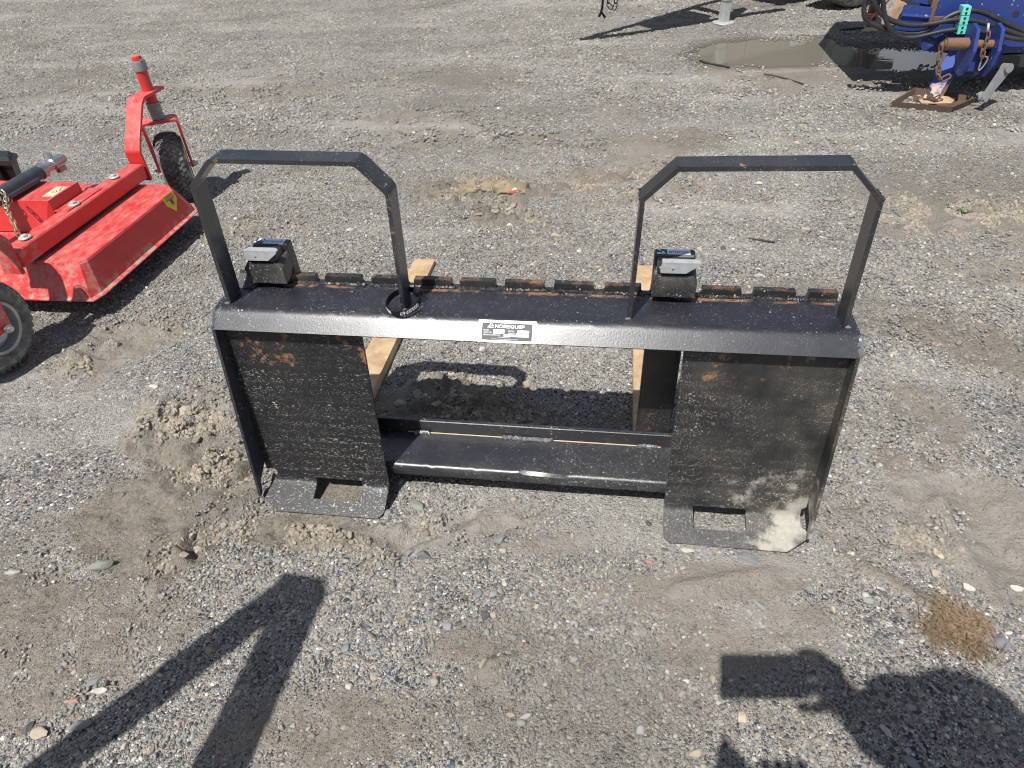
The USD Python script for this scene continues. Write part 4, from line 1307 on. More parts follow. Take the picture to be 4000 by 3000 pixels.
mw.part('sticker_figure', cat(prism(hand, 0.0002, lift(0.0021), (0, 1, 0), uz), prism(sg.LineString([L0 + tdir * 0.05 * w_s - tn * 0.016, L0 + tdir * 0.97 * w_s - tn * 0.016]).buffer(0.0005), 0.0002, lift(0.002), (0, 1, 0), uz), tx('ROTATING BLADES KEEP AWAY', 0.10, -0.0215, 0.0028, 0.78)), M_ink, parent=dz, smooth=False)

# black box standing on the mower behind the shaft
bb = Thing('plastic_box', "black lidded plastic box standing on the mower behind its drive shaft", 'box', (-2.25, 1.15, 0.19))
bb.part('tub', hull([(x, y, z) for x, y, z in ((-2.42, 1.035, 0.189), (-2.075, 1.035, 0.189), (-2.10, 1.085, 0.189), (-2.42, 1.085, 0.189), (-2.45, 1.02, 0.335), (-2.045, 1.02, 0.335), (-2.085, 1.095, 0.335), (-2.45, 1.095, 0.335))]), M_plastic)
bb.part('lid', cat(hull([(x, y, z) for z in (0.336, 0.350) for x, y in ((-2.46, 1.010), (-2.034, 1.010), (-2.078, 1.100), (-2.46, 1.100))]), hull([(x, y, z) for x, y, z in ((-2.45, 1.018, 0.3505), (-2.042, 1.018, 0.3505), (-2.086, 1.092, 0.3505), (-2.45, 1.092, 0.3505), (-2.44, 1.026, 0.364), (-2.052, 1.026, 0.364), (-2.094, 1.086, 0.364), (-2.44, 1.086, 0.364))])), M_plastic)
bb.part('latch', box((-2.17, 1.000, 0.275), (-2.09, 1.009, 0.352), 0.003), M_plastic)

# ------------------------------------------------------------------ blue machine at the far right
Z3 = lambda x, y: (3300 + x / 3.16, y / 3.16)
bm = Thing('blue_trailer_machine', 'blue towed machine with hoses, a clevis and a rusty stabiliser leg at the far right', 'trailer machine', (1.9, 3.0, 0))


def front(pts, y0, y1):
    return prism(sg.Polygon(pts), y1 - y0, (0, y1, 0), (1, 0, 0), (0, 0, 1))


bm.part('front_plate', front([(1.715, 0.31), (1.84, 0.27), (2.05, 0.245), (2.75, 0.235), (2.75, 1.30), (1.60, 1.30), (1.62, 0.46), (1.715, 0.44)], 2.965, 2.985), M_blue)
bm.part('hull', hull([(x, y, z) for x, y, z in ((1.74, 2.986, 0.225), (1.93, 2.986, 0.205), (2.75, 2.986, 0.215), (1.66, 2.986, 0.45), (2.75, 2.986, 1.30), (1.60, 2.986, 1.30), (1.80, 3.60, 0.30), (2.75, 3.60, 0.30), (1.62, 3.95, 0.70), (1.62, 3.95, 1.30), (2.75, 3.95, 0.55), (2.75, 3.95, 1.30))]), M_blue, smooth=False)
bm.part('engine_box', box((1.40, 2.995, 0.475), (1.66, 3.92, 1.55), 0.01), M_blue)
bm.part('step_plate', front([(1.565, 0.315), (1.706, 0.302), (1.709, 0.435), (1.572, 0.450)], 2.93, 2.962), M_blue)
bm.part('step_lip', tube([(1.570, 2.928, 0.405), (1.708, 2.928, 0.393)], 0.009, 10), M_blue)
bm.part('brace', front([(1.515, 0.40), (1.555, 0.385), (1.585, 0.455), (1.545, 0.47)], 2.94, 2.975), M_rustpale)
bm.part('brace', box((1.708, 2.950, 0.33), (1.735, 2.963, 0.47), 0.002), M_rust)
bm.part('rust_strip', box((1.737, 2.955, 0.372), (1.86, 2.964, 0.392), 0.001), M_rust)
for a in (Z3(2115, 170), Z3(1065, 12)):
    p = on_plane_y(*a, 2.964)
    bm.part('bolt_hole', moved(lathe([(0, 0), (0.014, 0), (0.014, 0.002), (0, 0.002)], 16), rotm([1, 0, 0], 90), p), M_hose)
for k, (x, z) in enumerate([(1.735, 0.46), (1.735, 0.43)]):
    bm.part('bolt', moved(lathe([(0, 0), (0.006, 0), (0.005, 0.004), (0, 0.005)], 6), rotm([1, 0, 0], 90), (x, 2.9635, z)), M_galv)

# clevis, pin, tongue
ear = sg.Polygon([(2.700, 0.285), (2.735, 0.376), (2.800, 0.392), (2.845, 0.36), (2.86, 0.20), (2.83, 0.160), (2.765, 0.152), (2.715, 0.215)]).buffer(-0.008).buffer(0.008)
for x in (1.868, 1.978):
    bm.part('clevis_ear', prism(ear, 0.016, (x, 0, 0), (0, 1, 0), (0, 0, 1)), M_blue, smooth=False)
pz, py_ = 0.303, 2.775
bm.part('hitch_pin', tube([(1.740, py_, pz), (1.752, py_, pz), (1.753, py_, pz), (2.000, py_, pz - 0.004)], [0.012, 0.012, 0.021, 0.0205], 18), M_rust)
bm.part('pin_sleeve', tube([(1.762, py_, pz), (1.862, py_, pz)], 0.0285, 20), M_rust)
A_, B_ = np.array([1.93, 2.86, 0.0]), np.array([2.27, 3.17, 0.0])
dirb = unit(B_ - A_)
nb = np.array([-dirb[1], dirb[0], 0])
bm.part('tongue_beam', hull([A_ + nb * s * 0.05 + [0, 0, z] for s in (-1, 1) for z in (0.135, 0.285)] + [B_ + nb * s * 0.05 + [0, 0, z] for s in (-1, 1) for z in (0.165, 0.262)]), M_blue, smooth=False)
bm.part('tongue_block', box((1.886, 2.80, 0.165), (1.976, 2.98, 0.275), 0.004), M_blue)
bm.part('under_frame', hull([(x, y, z) for x in (2.0, 2.9) for y in (2.98, 3.5) for z in (0.14, 0.20)]), M_hose)
arm = [np.array([2.075, 2.755, 0.195]), np.array([1.995, 2.700, 0.062])]
d = unit(arm[1] - arm[0])
wv = unit(np.cross(d, [0.3, -1.0, 0.1]))
tv_ = np.cross(d, wv)
bm.part('stand_arm', hull([arm[0] + wv * s * 0.030 + tv_ * t * 0.006 for s in (-1, 1) for t in (-1, 1)] + [arm[1] + wv * s * 0.016 + tv_ * t * 0.006 for s in (-1, 1) for t in (-1, 1)]), M_greypaint)
for q, r_ in ((arm[0], 0.022), (arm[1], 0.013)):
    bm.part('stand_pin', tube([q - tv_ * 0.02, q + tv_ * 0.02], r_, 16), M_greypaint)
F0, F1 = np.array([1.800, 2.825, 0.012]), np.array([1.915, 2.965, 0.225])
ax = unit(F1 - F0)
s1 = unit(np.cross(ax, [0, 0, 1.0]))
s2 = np.cross(s1, ax)
bm.part('stabiliser_leg', hull([p + s1 * a * 0.034 + s2 * b * 0.030 for p in (F0, F1) for a in (-1, 1) for b in (-1, 1)]), M_leg, smooth=False)
bm.part('leg_foot', hull([F0 + [a, b, z] for a, b, z in ((-0.05, -0.03, 0.0), (0.09, -0.04, 0.004), (0.13, 0.02, 0.012), (0.02, 0.06, 0.0), (-0.05, 0.03, 0.0), (0.08, -0.03, 0.014), (0.03, 0.02, 0.030))]), M_rustpale, smooth=False)

# teal clamp blocks and hoses
HY = 2.885
for k in range(3):
    t0, t1 = k / 3 + 0.012, (k + 1) / 3 - 0.012
    a, b = on_plane_y(*Z3(1520, 75), HY - 0.02), on_plane_y(*Z3(1432, 425), HY - 0.02)
    p, q = a + (b - a) * t0, a + (b - a) * t1
    side = np.array([0.019, 0, 0])
    bl = bm.part('hose_clamp', hull([c + side * s + [0, dy, 0] for c in (p, q) for s in (-1, 1) for dy in (0, 0.05)]), M_teal, smooth=False)
    for u in (0.25, 0.75):
        c = p + (q - p) * u
        bm.part('clamp_screw', moved(lathe([(0, 0), (0.0055, 0), (0.0055, 0.002), (0, 0.002)], 12), rotm([1, 0, 0], 90), c - [0, 0.0004, 0]), M_hose, parent=bl)
hoses = [[(335, -40), (390, 90), (500, 210), (650, 280), (830, 311), (1020, 303), (1200, 268), (1440, 242), (1560, 252), (1750, 292), (2000, 375), (2300, 470)],
         [(470, -40), (480, 100), (520, 280), (600, 400), (720, 458), (850, 463), (1020, 430), (1220, 384), (1400, 362), (1560, 370), (1800, 415), (2000, 458), (2300, 500)],
         [(258, -40), (236, 120), (262, 240), (350, 300), (520, 372), (700, 407), (850, 417), (980, 392), (1150, 290), (1300, 195), (1480, 135), (1650, 138), (1850, 215), (2050, 315), (2300, 420)]]
for k, hp in enumerate(hoses):
    pts = spline([on_plane_y(*Z3(*q), HY + (0.0, -0.008, 0.012)[k]) for q in hp], 70)
    bm.part('hydraulic_hose', tube(pts, 0.0125 if k != 1 else 0.0115, 12), M_hose)
bm.part('pin_chain', chain(spline([on_plane_y(*Z3(*q), 2.735) for q in [(1185, 560), (1180, 650), (1160, 760), (1155, 880), (1190, 975), (1240, 965), (1285, 930)]], 30), 0.0045, 0.045), M_rust)
bm.part('pin_chain', chain(spline([on_plane_y(*Z3(*q), 2.742) for q in [(1775, 400), (1760, 480), (1720, 580), (1690, 700), (1715, 640)]], 20), 0.004, 0.036), M_rust)
bm.part('lifting_ring', moved(trimesh.creation.torus(0.017, 0.0055, major_sections=24, minor_sections=10), rotm([0.3, 1, 0], 80), on_plane_y(*Z3(1765, 345), 2.76)), M_galv)
bm.part('snap_hook', tube(spline([on_plane_y(*Z3(*q), 2.748) for q in [(1745, 470), (1715, 620), (1680, 760), (1655, 870), (1700, 830), (1725, 700)]], 20), 0.004, 8), M_brass)
# rear stabiliser with its round pad
rp = on_ground(*Z3(290, 368))
ft = bm.part('round_foot', moved(lathe([(0, 0), (0.072, 0), (0.072, 0.006), (0.05, 0.016), (0.022, 0.020), (0, 0.020)], 28), None, (rp[0], rp[1], 0.002)), M_tanpad)
bm.part('stabiliser_post', moved(cat(lathe([(0, 0.015), (0.022, 0.015), (0.026, 0.07), (0, 0.07)], 18), box((-0.028, -0.028, 0.06), (0.028, 0.028, 0.62), 0.004)), None, (rp[0], rp[1], 0)), M_rust)
bm.part('stabiliser_beam', hull([(rp[0] + a, rp[1] + b, z) for a in (-0.03, 0.03) for b in (0.03, -0.03) for z in (0.60, 0.68)] + [(1.75 + a, 3.9, z) for a in (-0.03, 0.03) for z in (0.60, 0.68)]), M_blue)
bm.part('cord', tube(spline([on_plane_y(*Z3(560, -20), 3.4), on_plane_y(*Z3(420, 130), 4.0), on_plane_y(*Z3(292, 262), 4.44)], 12), 0.006, 6), M_orange)
bm.part('cord_knot', tube([(rp[0] + 0.04 * math.cos(a), rp[1] + 0.04 * math.sin(a), 0.085 + 0.002 * a) for a in np.linspace(0, 4 * PI, 30)], 0.0055, 6), M_orange)
bm.part('hose_end', tube(spline([(rp[0] - 0.04, rp[1] - 0.03, 0.02), (rp[0] - 0.10, rp[1] - 0.02, 0.012), (rp[0] - 0.20, rp[1] - 0.05, 0.012)], 10), 0.010, 8), M_hose)

# rusty tray under the leg
tray_base = np.array([(1.592, 2.752), (1.848, 2.668), (2.010, 2.825), (1.770, 2.985)])
tray = Thing('rusty_tray', "rusty steel tray under the blue machine's stabiliser leg", 'tray', (*tray_base.mean(0), 0))
c = tray_base.mean(0)
out_b, out_t = tray_base, c + (tray_base - c) * 1.06
rings = [np.column_stack([out_b, np.full(4, -0.004)]), np.column_stack([out_t, np.full(4, 0.036)]), np.column_stack([c + (out_t - c) * 0.965, np.full(4, 0.036)]), np.column_stack([c + (out_b - c) * 0.965, np.full(4, 0.006)])]
v = np.vstack(rings)
f = []
for a in range(3):
    for j in range(4):
        k = (j + 1) % 4
        f += [(a * 4 + j, a * 4 + k, a * 4 + 4 + k), (a * 4 + j, a * 4 + 4 + k, a * 4 + 4 + j)]
f += [(12, 13, 14), (12, 14, 15)]
tray.part('tray_body', trimesh.Trimesh(v, f, process=False), M_rustpan, smooth=False)
tray.part('tray_dirt', moved(clod_shape(77, 3), np.diag([0.15, 0.10, 0.014]), (c[0] + 0.06, c[1] + 0.03, 0.008)), M_rustpan)

# ------------------------------------------------------------------ trailer behind, mostly above the picture
tip = np.array([-0.18, 4.15, 0.0])
ta, tp = np.array([0.77, 0.64, 0.0]), np.array([0.64, -0.77, 0.0])
T = lambda a, p, z: tip + ta * a + tp * p + np.array([0, 0, z])
tr = Thing('cargo_trailer', 'cargo trailer whose tongue shadow, jack and tyre show at the top edge', 'trailer', tuple(T(1.5, 0, 0)))


def bar(p, q, w, h, mat=None):
    p, q = np.asarray(p), np.asarray(q)
    d = unit(q - p)
    s = unit(np.cross(d, [0, 0, 1.0]))
    u = np.cross(s, d)
    return hull([e + s * a * w / 2 + u * b * h / 2 for e in (p, q) for a in (-1, 1) for b in (-1, 1)])


tr.part('coupler', cat(hull([T(a, p, z) for a, p, z in ((-0.03, -0.035, 0.34), (-0.03, 0.035, 0.34), (0.18, -0.04, 0.31), (0.18, 0.04, 0.31), (-0.02, -0.03, 0.39), (-0.02, 0.03, 0.39), (0.18, -0.04, 0.37), (0.18, 0.04, 0.37))]), box(T(0.0, 0, 0.318) - 0.022, T(0.0, 0, 0.318) + 0.022, 0.006)), M_rust)
for s in (-1, 1):
    tr.part('tongue_rail', bar(T(0.12, s * 0.04, 0.35), T(1.75, s * 0.30, 0.40), 0.05, 0.09), M_hose)
tr.part('cross_rail', bar(T(1.29, -0.24, 0.38), T(1.29, 0.24, 0.38), 0.05, 0.08), M_hose)
tr.part('toolbox', hull([T(a, p, z) for a, w, in ((0.55, 0.10), (1.05, 0.17)) for p in (-w, w) for z in (0.42, 0.62)]), M_panel_pale)
tr.part('spare_chain', chain(spline([on_plane_y(2000 + x * 0.4973, y * 0.4973, 4.28) for x, y in [(755, -30), (757, 20), (775, 55), (800, 60), (815, 20), (820, -30)]], 20), 0.004, 0.05), M_hose)
cb = [on_plane_y(2000 + x * 0.4973, y * 0.4973, 4.30) for x, y in [(712, -60), (713, 10), (708, 60), (700, 92)]]
tr.part('breakaway_cable', cat(tube(spline(cb, 14), 0.0085, 8), *[tube([cb[-1], on_plane_y(2000 + x * 0.4973, y * 0.4973, 4.30)], [0.007, 0.010], 8) for x, y in ((684, 132), (733, 140))]), M_hose)
tr.part('floor_frame', hull([T(a, p, z) for a in (1.72, 3.6) for p in (-0.75, 0.25) for z in (0.62, 0.70)]), M_hose)
for k, (a0, a1, mat) in enumerate([(1.72, 2.30, M_panel_olive), (2.302, 2.62, M_panel_pale), (2.622, 2.95, M_panel_olive), (2.952, 3.06, M_panel_white), (3.062, 3.35, M_panel_olive)]):
    tr.part('side_panel', hull([T(a, p, z) for a in (a0, a1) for p in (0.20, 0.24) for z in (0.702, 2.1)]), mat, smooth=False)
for a in (2.36, 2.42, 2.48, 2.54):
    tr.part('panel_rib', hull([T(a + b, p, z) for b in (0, 0.018) for p in (0.2405, 0.255) for z in (0.72, 2.08)]), M_panel_pale, smooth=False)
tr.part('front_wall', hull([T(a, p, z) for a in (1.72, 1.76) for p in (-0.75, 0.198) for z in (0.702, 2.1)]), M_panel_olive, smooth=False)
jk = np.array([0.936, 4.815, 0])
jp = tr.part('jack_outer_tube', moved(box((-0.036, -0.036, 0.155), (0.036, 0.036, 0.85), 0.003), rotm([0, 0, 1], 28), jk), M_galv)
tr.part('jack_inner_tube', moved(box((-0.030, -0.030, 0.012), (0.030, 0.030, 0.17), 0.003), rotm([0, 0, 1], 28), jk), M_galv, parent=jp)
tr.part('jack_foot', moved(lathe([(0, 0.002), (0.082, 0.002), (0.084, 0.005), (0.082, 0.009), (0.040, 0.013), (0, 0.013)], 36), None, jk), M_galv)
wc = T(2.30, 0.42, 0.315) + np.array([0.09, 0.05, 0])
Rw = np.array([tp, ta, [0, 0, 1.0]]).T
wheel_prof = [(0.185, -0.10), (0.23, -0.118), (0.27, -0.118), (0.300, -0.100), (0.312, -0.07)] + [(0.318 - (0.006 if abs(h) in (0.035, 0.0351, 0.012, 0.0121) else 0), h) for h in (-0.055, -0.0351, -0.035, -0.0121, -0.012, 0.012, 0.0121, 0.035, 0.0351, 0.055)] + [(0.312, 0.07), (0.300, 0.100), (0.27, 0.118), (0.23, 0.118), (0.185, 0.10), (0.185, -0.10)]
tr.part('trailer_tyre', moved(lathe(wheel_prof, 64, 'x'), Rw, wc), M_tyre)
tr.part('wheel_disc', moved(lathe([(0, 0.02), (0.10, 0.03), (0.186, 0.06), (0.186, 0.05), (0.10, 0.02), (0, 0.01)], 40, 'x'), Rw, wc), M_galv)
tr.part('fender', moved(cat(*[hull([(x, r_ * math.cos(t), r_ * math.sin(t)) for x in (-0.14, 0.14) for r_ in (0.37, 0.38) for t in (t0, t0 + 0.28)]) for t0 in np.arange(0.15, 2.9, 0.27)]), Rw, wc), M_hose)

# ------------------------------------------------------------------ storage shed far behind, above the picture; the puddle mirrors it
shed = Thing('storage_shed', 'olive metal storage shed beyond the yard, seen only mirrored in the puddle', 'shed', (-2.0, 10.5, 0))
for x0, x1, mt in [(q, q + 0.8, M_panel_olive) for q in np.arange(-6.0, 1.1, 0.8)] + [(1.2, 1.8, M_panel_olive), (1.8, 2.35, M_panel_olive), (2.35, 2.90, M_panel_pale), (2.90, 3.03, M_panel_olive), (3.03, 3.20, M_panel_white), (3.20, 3.50, M_panel_olive)]:
    shed.part('wall_panel', box((x0 + 0.004, 9.0, 0.0), (x1 - 0.004, 9.06, 3.2), 0.004), mt, smooth=False)
for x0 in (2.44, 2.56, 2.68, 2.80):
    shed.part('panel_rib', box((x0, 8.97, 0.01), (x0 + 0.03, 8.998, 3.18), 0.003), M_panel_pale, smooth=False)
shed.part('side_wall', box((3.44, 9.07, 0.0), (3.50, 12.0, 3.2), 0.004), M_panel_olive, smooth=False)
shed.part('roof', hull([(x, y, z) for x in (-6.2, 3.6) for y, z in ((8.8, 3.205), (12.3, 3.6), (8.8, 3.26), (12.3, 3.66))]), M_greypaint, smooth=False)

# ------------------------------------------------------------------ the man taking the photograph and a hitch frame, both behind the lens
def blob(bones, refine=0.012, smooth_n=8):
    parts = []
    for p, r0, q, r1 in bones:
        pts = []
        for c, r_ in ((p, r0), (q, r1)):
            s_ = trimesh.creation.icosphere(2, r_).vertices + np.asarray(c, float)
            pts.append(s_)
        parts.append(m3.Manifold.hull_points(np.vstack(pts).astype(np.float32)))
    m = m3.Manifold.batch_boolean(parts, m3.OpType.Add).refine_to_length(refine)
    v, f = vf(m)
    t = trimesh.Trimesh(v, f, process=True)
    trimesh.smoothing.filter_taubin(t, iterations=smooth_n)
    return t


K = lambda r_, u, f_: CAM + RIGHT * r_ + UP * u + FWD * f_
HEAD = np.array([0.478, -1.405, 1.480])
HF = unit(np.array([-0.85, 0.45, -0.30]))                 # where the face looks
HR = unit(np.cross(HF, [0, 0, 1.0]))
HU = np.cross(HR, HF)
h = lambda r_, f_, u: HEAD + HR * r_ + HF * f_ + HU * u
neck, shR, shL = np.array([0.450, -1.46, 1.37]), np.array([0.620, -1.50, 1.30]), np.array([0.285, -1.54, 1.30])
elR, wrR = np.array([0.585, -1.315, 1.10]), K(0.205, -0.075, -0.055)
elL, wrL = np.array([0.240, -1.520, 1.075]), np.array([0.255, -1.425, 1.125])
hipR, hipL = np.array([0.54, -1.52, 0.92]), np.array([0.37, -1.53, 0.92])
knR, knL = np.array([0.55, -1.50, 0.50]), np.array([0.36, -1.51, 0.50])
anR, anL = np.array([0.555, -1.55, 0.09]), np.array([0.35, -1.56, 0.09])
chest, belly, pelvis = np.array([0.455, -1.51, 1.20]), np.array([0.455, -1.50, 1.08]), np.array([0.455, -1.525, 0.95])
ps = Thing('person', 'person in cap and dark shirt holding a phone, standing behind the viewpoint', 'person', (0.45, -1.53, 0))
fingersR = [[K(0.168, 0.022, -0.014), K(0.152, 0.048, -0.010), K(0.128, 0.057, -0.008), K(0.112, 0.056, -0.008)],
            [K(0.170, 0.006, -0.012), K(0.160, 0.008, 0.006), K(0.135, 0.008, 0.008), K(0.118, 0.008, 0.006)],
            [K(0.168, -0.014, -0.013), K(0.158, -0.013, 0.005), K(0.134, -0.012, 0.008), K(0.116, -0.010, 0.006)],
            [K(0.162, -0.034, -0.018), K(0.148, -0.043, -0.010), K(0.122, -0.045, -0.008), K(0.106, -0.043, -0.009)]]
thumbR = [K(0.178, -0.030, -0.040), K(0.160, -0.018, -0.032), K(0.138, -0.010, -0.025), K(0.116, -0.006, -0.022)]
bones = [(h(0, 0.01, 0.035), 0.085, h(0, -0.03, 0.035), 0.088), (h(0, 0.055, -0.055), 0.042, h(0, 0.01, -0.02), 0.070), (h(0, 0.094, -0.012), 0.011, h(0, 0.088, 0.012), 0.008), (h(0, 0.070, -0.048), 0.022, h(0, 0.06, -0.05), 0.025)]
for s in (-1, 1):
    bones.append((h(s * 0.080, -0.012, 0.008), 0.014, h(s * 0.083, -0.018, -0.022), 0.010))
bones += [(h(0, -0.035, -0.05), 0.055, neck, 0.058), (neck, 0.06, chest, 0.10), (elR, 0.043, wrR, 0.029), (elL, 0.043, wrL, 0.029), (shR, 0.055, elR, 0.045), (shL, 0.055, elL, 0.045), (shR, 0.06, chest, 0.09), (shL, 0.06, chest, 0.09), (chest, 0.12, pelvis, 0.12)]
bones += [(hipR, 0.08, knR, 0.055), (knR, 0.052, anR, 0.036), (hipL, 0.08, knL, 0.055), (knL, 0.052, anL, 0.036), (pelvis, 0.1, hipR, 0.09), (pelvis, 0.1, hipL, 0.09)]
palm = K(0.172, -0.008, -0.030)
bones += [(K(0.168, 0.028, -0.022), 0.016, K(0.166, -0.038, -0.024), 0.016), (palm, 0.024, K(0.135, 0.0, -0.026), 0.012), (K(0.162, 0.030, -0.020), 0.016, K(0.132, 0.043, -0.019), 0.010), (K(0.160, 0.010, -0.022), 0.016, K(0.130, 0.028, -0.020), 0.011), (K(0.160, -0.030, -0.024), 0.014, K(0.132, -0.035, -0.022), 0.009), (K(0.150, 0.02, -0.024), 0.012, K(0.150, -0.03, -0.026), 0.012), (wrR, 0.027, palm, 0.028), (palm, 0.02, K(0.168, 0.018, -0.020), 0.013), (palm, 0.02, K(0.165, -0.032, -0.022), 0.013)]
for ch in fingersR + [thumbR]:
    for k in range(3):
        bones.append((ch[k], 0.0095 - 0.0008 * k, ch[k + 1], 0.0088 - 0.0008 * k))
hL = wrL + np.array([-0.02, 0.075, 0.018])
bones += [(wrL, 0.027, hL, 0.027)]
for k in range(4):
    o = np.array([-0.027 + 0.018 * k, 0.0, 0.004 * k])
    bones += [(hL + o, 0.010, hL + o + [0.004, 0.045, 0.012], 0.009), (hL + o + [0.004, 0.045, 0.012], 0.009, hL + o + [0.006, 0.068, -0.004], 0.0078)]
bones += [(hL + [0.02, -0.02, 0.0], 0.012, hL + [0.045, 0.022, 0.020], 0.0095), (hL + [0.045, 0.022, 0.020], 0.0095, hL + [0.035, 0.048, 0.028], 0.008)]
body = ps.part('body', blob(bones, 0.012, 6), M_skin, smooth=True)
for s in (-1, 1):
    ps.part('eye', moved(trimesh.creation.icosphere(2, 0.0125), None, h(s * 0.031, 0.072, 0.012)), M_white, parent=body)
    ps.part('iris', moved(trimesh.creation.icosphere(1, 0.0055), None, h(s * 0.031, 0.0825, 0.011)), M_ink, parent=body)
ps.part('mouth', tube(spline([h(-0.024, 0.080, -0.052), h(0, 0.093, -0.051), h(0.024, 0.080, -0.052)], 8), 0.0035, 6), M_redink, parent=body)
ps.part('hair', blob([(h(0, -0.045, 0.03), 0.090, h(0, -0.05, -0.02), 0.075)], 0.015, 3), M_hair, smooth=True)
dome_ = blob([(h(0, 0.0, 0.062), 0.090, h(0, -0.028, 0.055), 0.094)], 0.015, 3)
dome_ = trimesh.intersections.slice_mesh_plane(dome_, HU, h(0, 0, 0.030), cap=True, engine='earcut') if False else dome_
ps.part('cap_crown', dome_, M_cap, smooth=True)
brim = [h(s * 0.078 * math.cos(a), 0.07 + 0.100 * math.sin(a), 0.050 - 0.012 * math.cos(a) ** 2 + dz_) for s in (1,) for a in np.linspace(0, PI, 13) for dz_ in (0, 0.004)]
ps.part('cap_brim', hull(brim), M_cap)
ps.part('shirt', blob([(shR, 0.070, elR * 0.6 + shR * 0.4, 0.062), (shL, 0.070, elL * 0.6 + shL * 0.4, 0.062), (shR, 0.072, chest, 0.115), (shL, 0.072, chest, 0.115), (neck - [0, 0.012, 0.035], 0.062, chest, 0.12), (chest + [0.05, 0, 0], 0.134, belly + [0.04, 0, 0], 0.134), (chest - [0.05, 0, 0], 0.134, belly - [0.04, 0, 0], 0.134), (belly + [0.04, 0, 0], 0.134, pelvis + [0.04, 0, 0], 0.132), (belly - [0.04, 0, 0], 0.134, pelvis - [0.04, 0, 0], 0.132)], 0.018, 5), M_shirt, smooth=True)
ps.part('trousers', blob([(hipR, 0.098, knR, 0.070), (knR, 0.070, anR + [0, 0, 0.03], 0.060), (hipL, 0.098, knL, 0.070), (knL, 0.070, anL + [0, 0, 0.03], 0.060), (pelvis + [0.04, 0, -0.02], 0.112, hipR, 0.098), (pelvis - [0.04, 0, 0.02], 0.112, hipL, 0.098)], 0.018, 5), M_jeans, smooth=True)
for an in (anR, anL):
    ps.part('boot', blob([(an - [0, 0.02, 0.02], 0.062, an - [0, 0.02, 0.045], 0.045), (an - [0, 0.03, 0.05], 0.042, an + [0, 0.15, -0.058], 0.034), (an + [0, 0.0, 0.03], 0.055, an - [0, 0.01, 0.03], 0.055)], 0.015, 4), M_boot, smooth=True)

phone_c = K(0.043, 0.0125, -0.0095)
Rp = np.array([RIGHT, UP, FWD]).T
ph = Thing('phone', "slim dark phone held level in the person's right hand", 'phone', tuple(phone_c))
pm = prism(rect(-0.081, -0.0405, 0.081, 0.0405).buffer(-0.006).buffer(0.006), 0.0078, (0, 0, -0.0039), (1, 0, 0), (0, 1, 0))
ph.part('phone_body', moved(pm, Rp, phone_c), M_glass)
for (a, b) in ((-0.043, -0.0125), (-0.062, -0.0125), (-0.062, 0.012), (-0.043, 0.012)):
    ph.part('lens_ring', moved(lathe([(0.0045, 0.0040), (0.0078, 0.0040), (0.0078, 0.0056), (0.0045, 0.0056), (0.0045, 0.0040)], 24), Rp, phone_c + RIGHT * a + UP * b), M_steel)
sheet_c = hL + np.array([-0.045, 0.0, 0.030])
sh_ = Thing('paper_sheets', "folded paper sheets held in the person's left hand", 'paper', tuple(sheet_c))
sh_.part('sheet', hull([sheet_c + np.array(q) for q in ((-0.055, 0.07, 0.03), (-0.11, -0.07, -0.02), (0.05, -0.05, 0.0), (0.02, 0.0, 0.015), (-0.055, 0.07, 0.0308), (-0.11, -0.07, -0.0192), (0.05, -0.05, 0.0008), (0.02, 0.0, 0.0158))]), M_white)

af = Thing('hitch_frame', 'tall steel A-shaped hitch frame standing beside the person, its forked shadow lower left', 'hitch frame', (-0.85, -1.45, 0))
tipA = np.array([-0.752, -1.185, 1.40])
fl_, fr_ = np.array([-1.27, -1.565, 0.0]), np.array([-0.475, -1.415, 0.0])
af.part('leg', bar(tipA + [-0.02, 0, -0.02], fl_, 0.058, 0.058), M_red)
af.part('leg', bar(tipA + [0.02, 0, -0.02], fr_, 0.078, 0.060), M_red)
af.part('head_plate', hull([tipA + np.array(q) for q in ((-0.052, -0.03, 0.012), (0.052, -0.03, 0.012), (-0.052, 0.03, 0.012), (0.052, 0.03, 0.0), (-0.045, -0.02, -0.14), (0.045, -0.02, -0.14), (-0.045, 0.02, -0.14), (0.045, 0.02, -0.14))]), M_red)
af.part('cross_bar', bar(fl_ * 0.85 + tipA * 0.15, fr_ * 0.85 + tipA * 0.15, 0.05, 0.05), M_red)
for q in (fl_, fr_):
    af.part('foot_plate', box(q + [-0.07, -0.07, -0.005], q + [0.07, 0.07, 0.010], 0.003), M_greypaint)

# ------------------------------------------------------------------ stones, clods and litter one can tell apart
OV = 4000 / 2212.0


def depth_of(p):
    return (np.asarray(p) - CAM) @ FWD


def stone(ox, oy, r_ov, kind, flat, seed, label, name='stone', cat_='stone', long=1.0, turn=0):
    p = on_ground(ox * OV, oy * OV)
    R_ = r_ov * OV * depth_of(p) / F_PX
    m = pebble(seed, 1.0, 3, 0.2) if name == 'stone' else clod_shape(seed, 3)
    v = np.array(m.vertices)
    if name == 'stone':
        v *= 1 + (meshkit.fbm(v * 1.7 + seed, 3, seed) - 0.5)[:, None] * 0.25
    v = v / np.abs(v[:, :2]).max() * R_ * np.array([long, 0.8, flat])
    v = v @ rotm([0, 0, 1], turn).T
    z = float(ground_h(p[0], p[1])[0])
    base = np.array([p[0], p[1], z - 0.35 * R_ * flat * 0.4])
    pth_ = numbered('/World', name)
    mm = usdkit.mesh(stage, pth_, trimesh.Trimesh(v, m.faces, process=False), M_stone[kind], smooth=40)
    mm.AddTranslateOp().Set(Gf.Vec3d(*map(float, base + [0, 0, R_ * flat * 0.45])))
    describe(mm.GetPrim(), label, cat_)


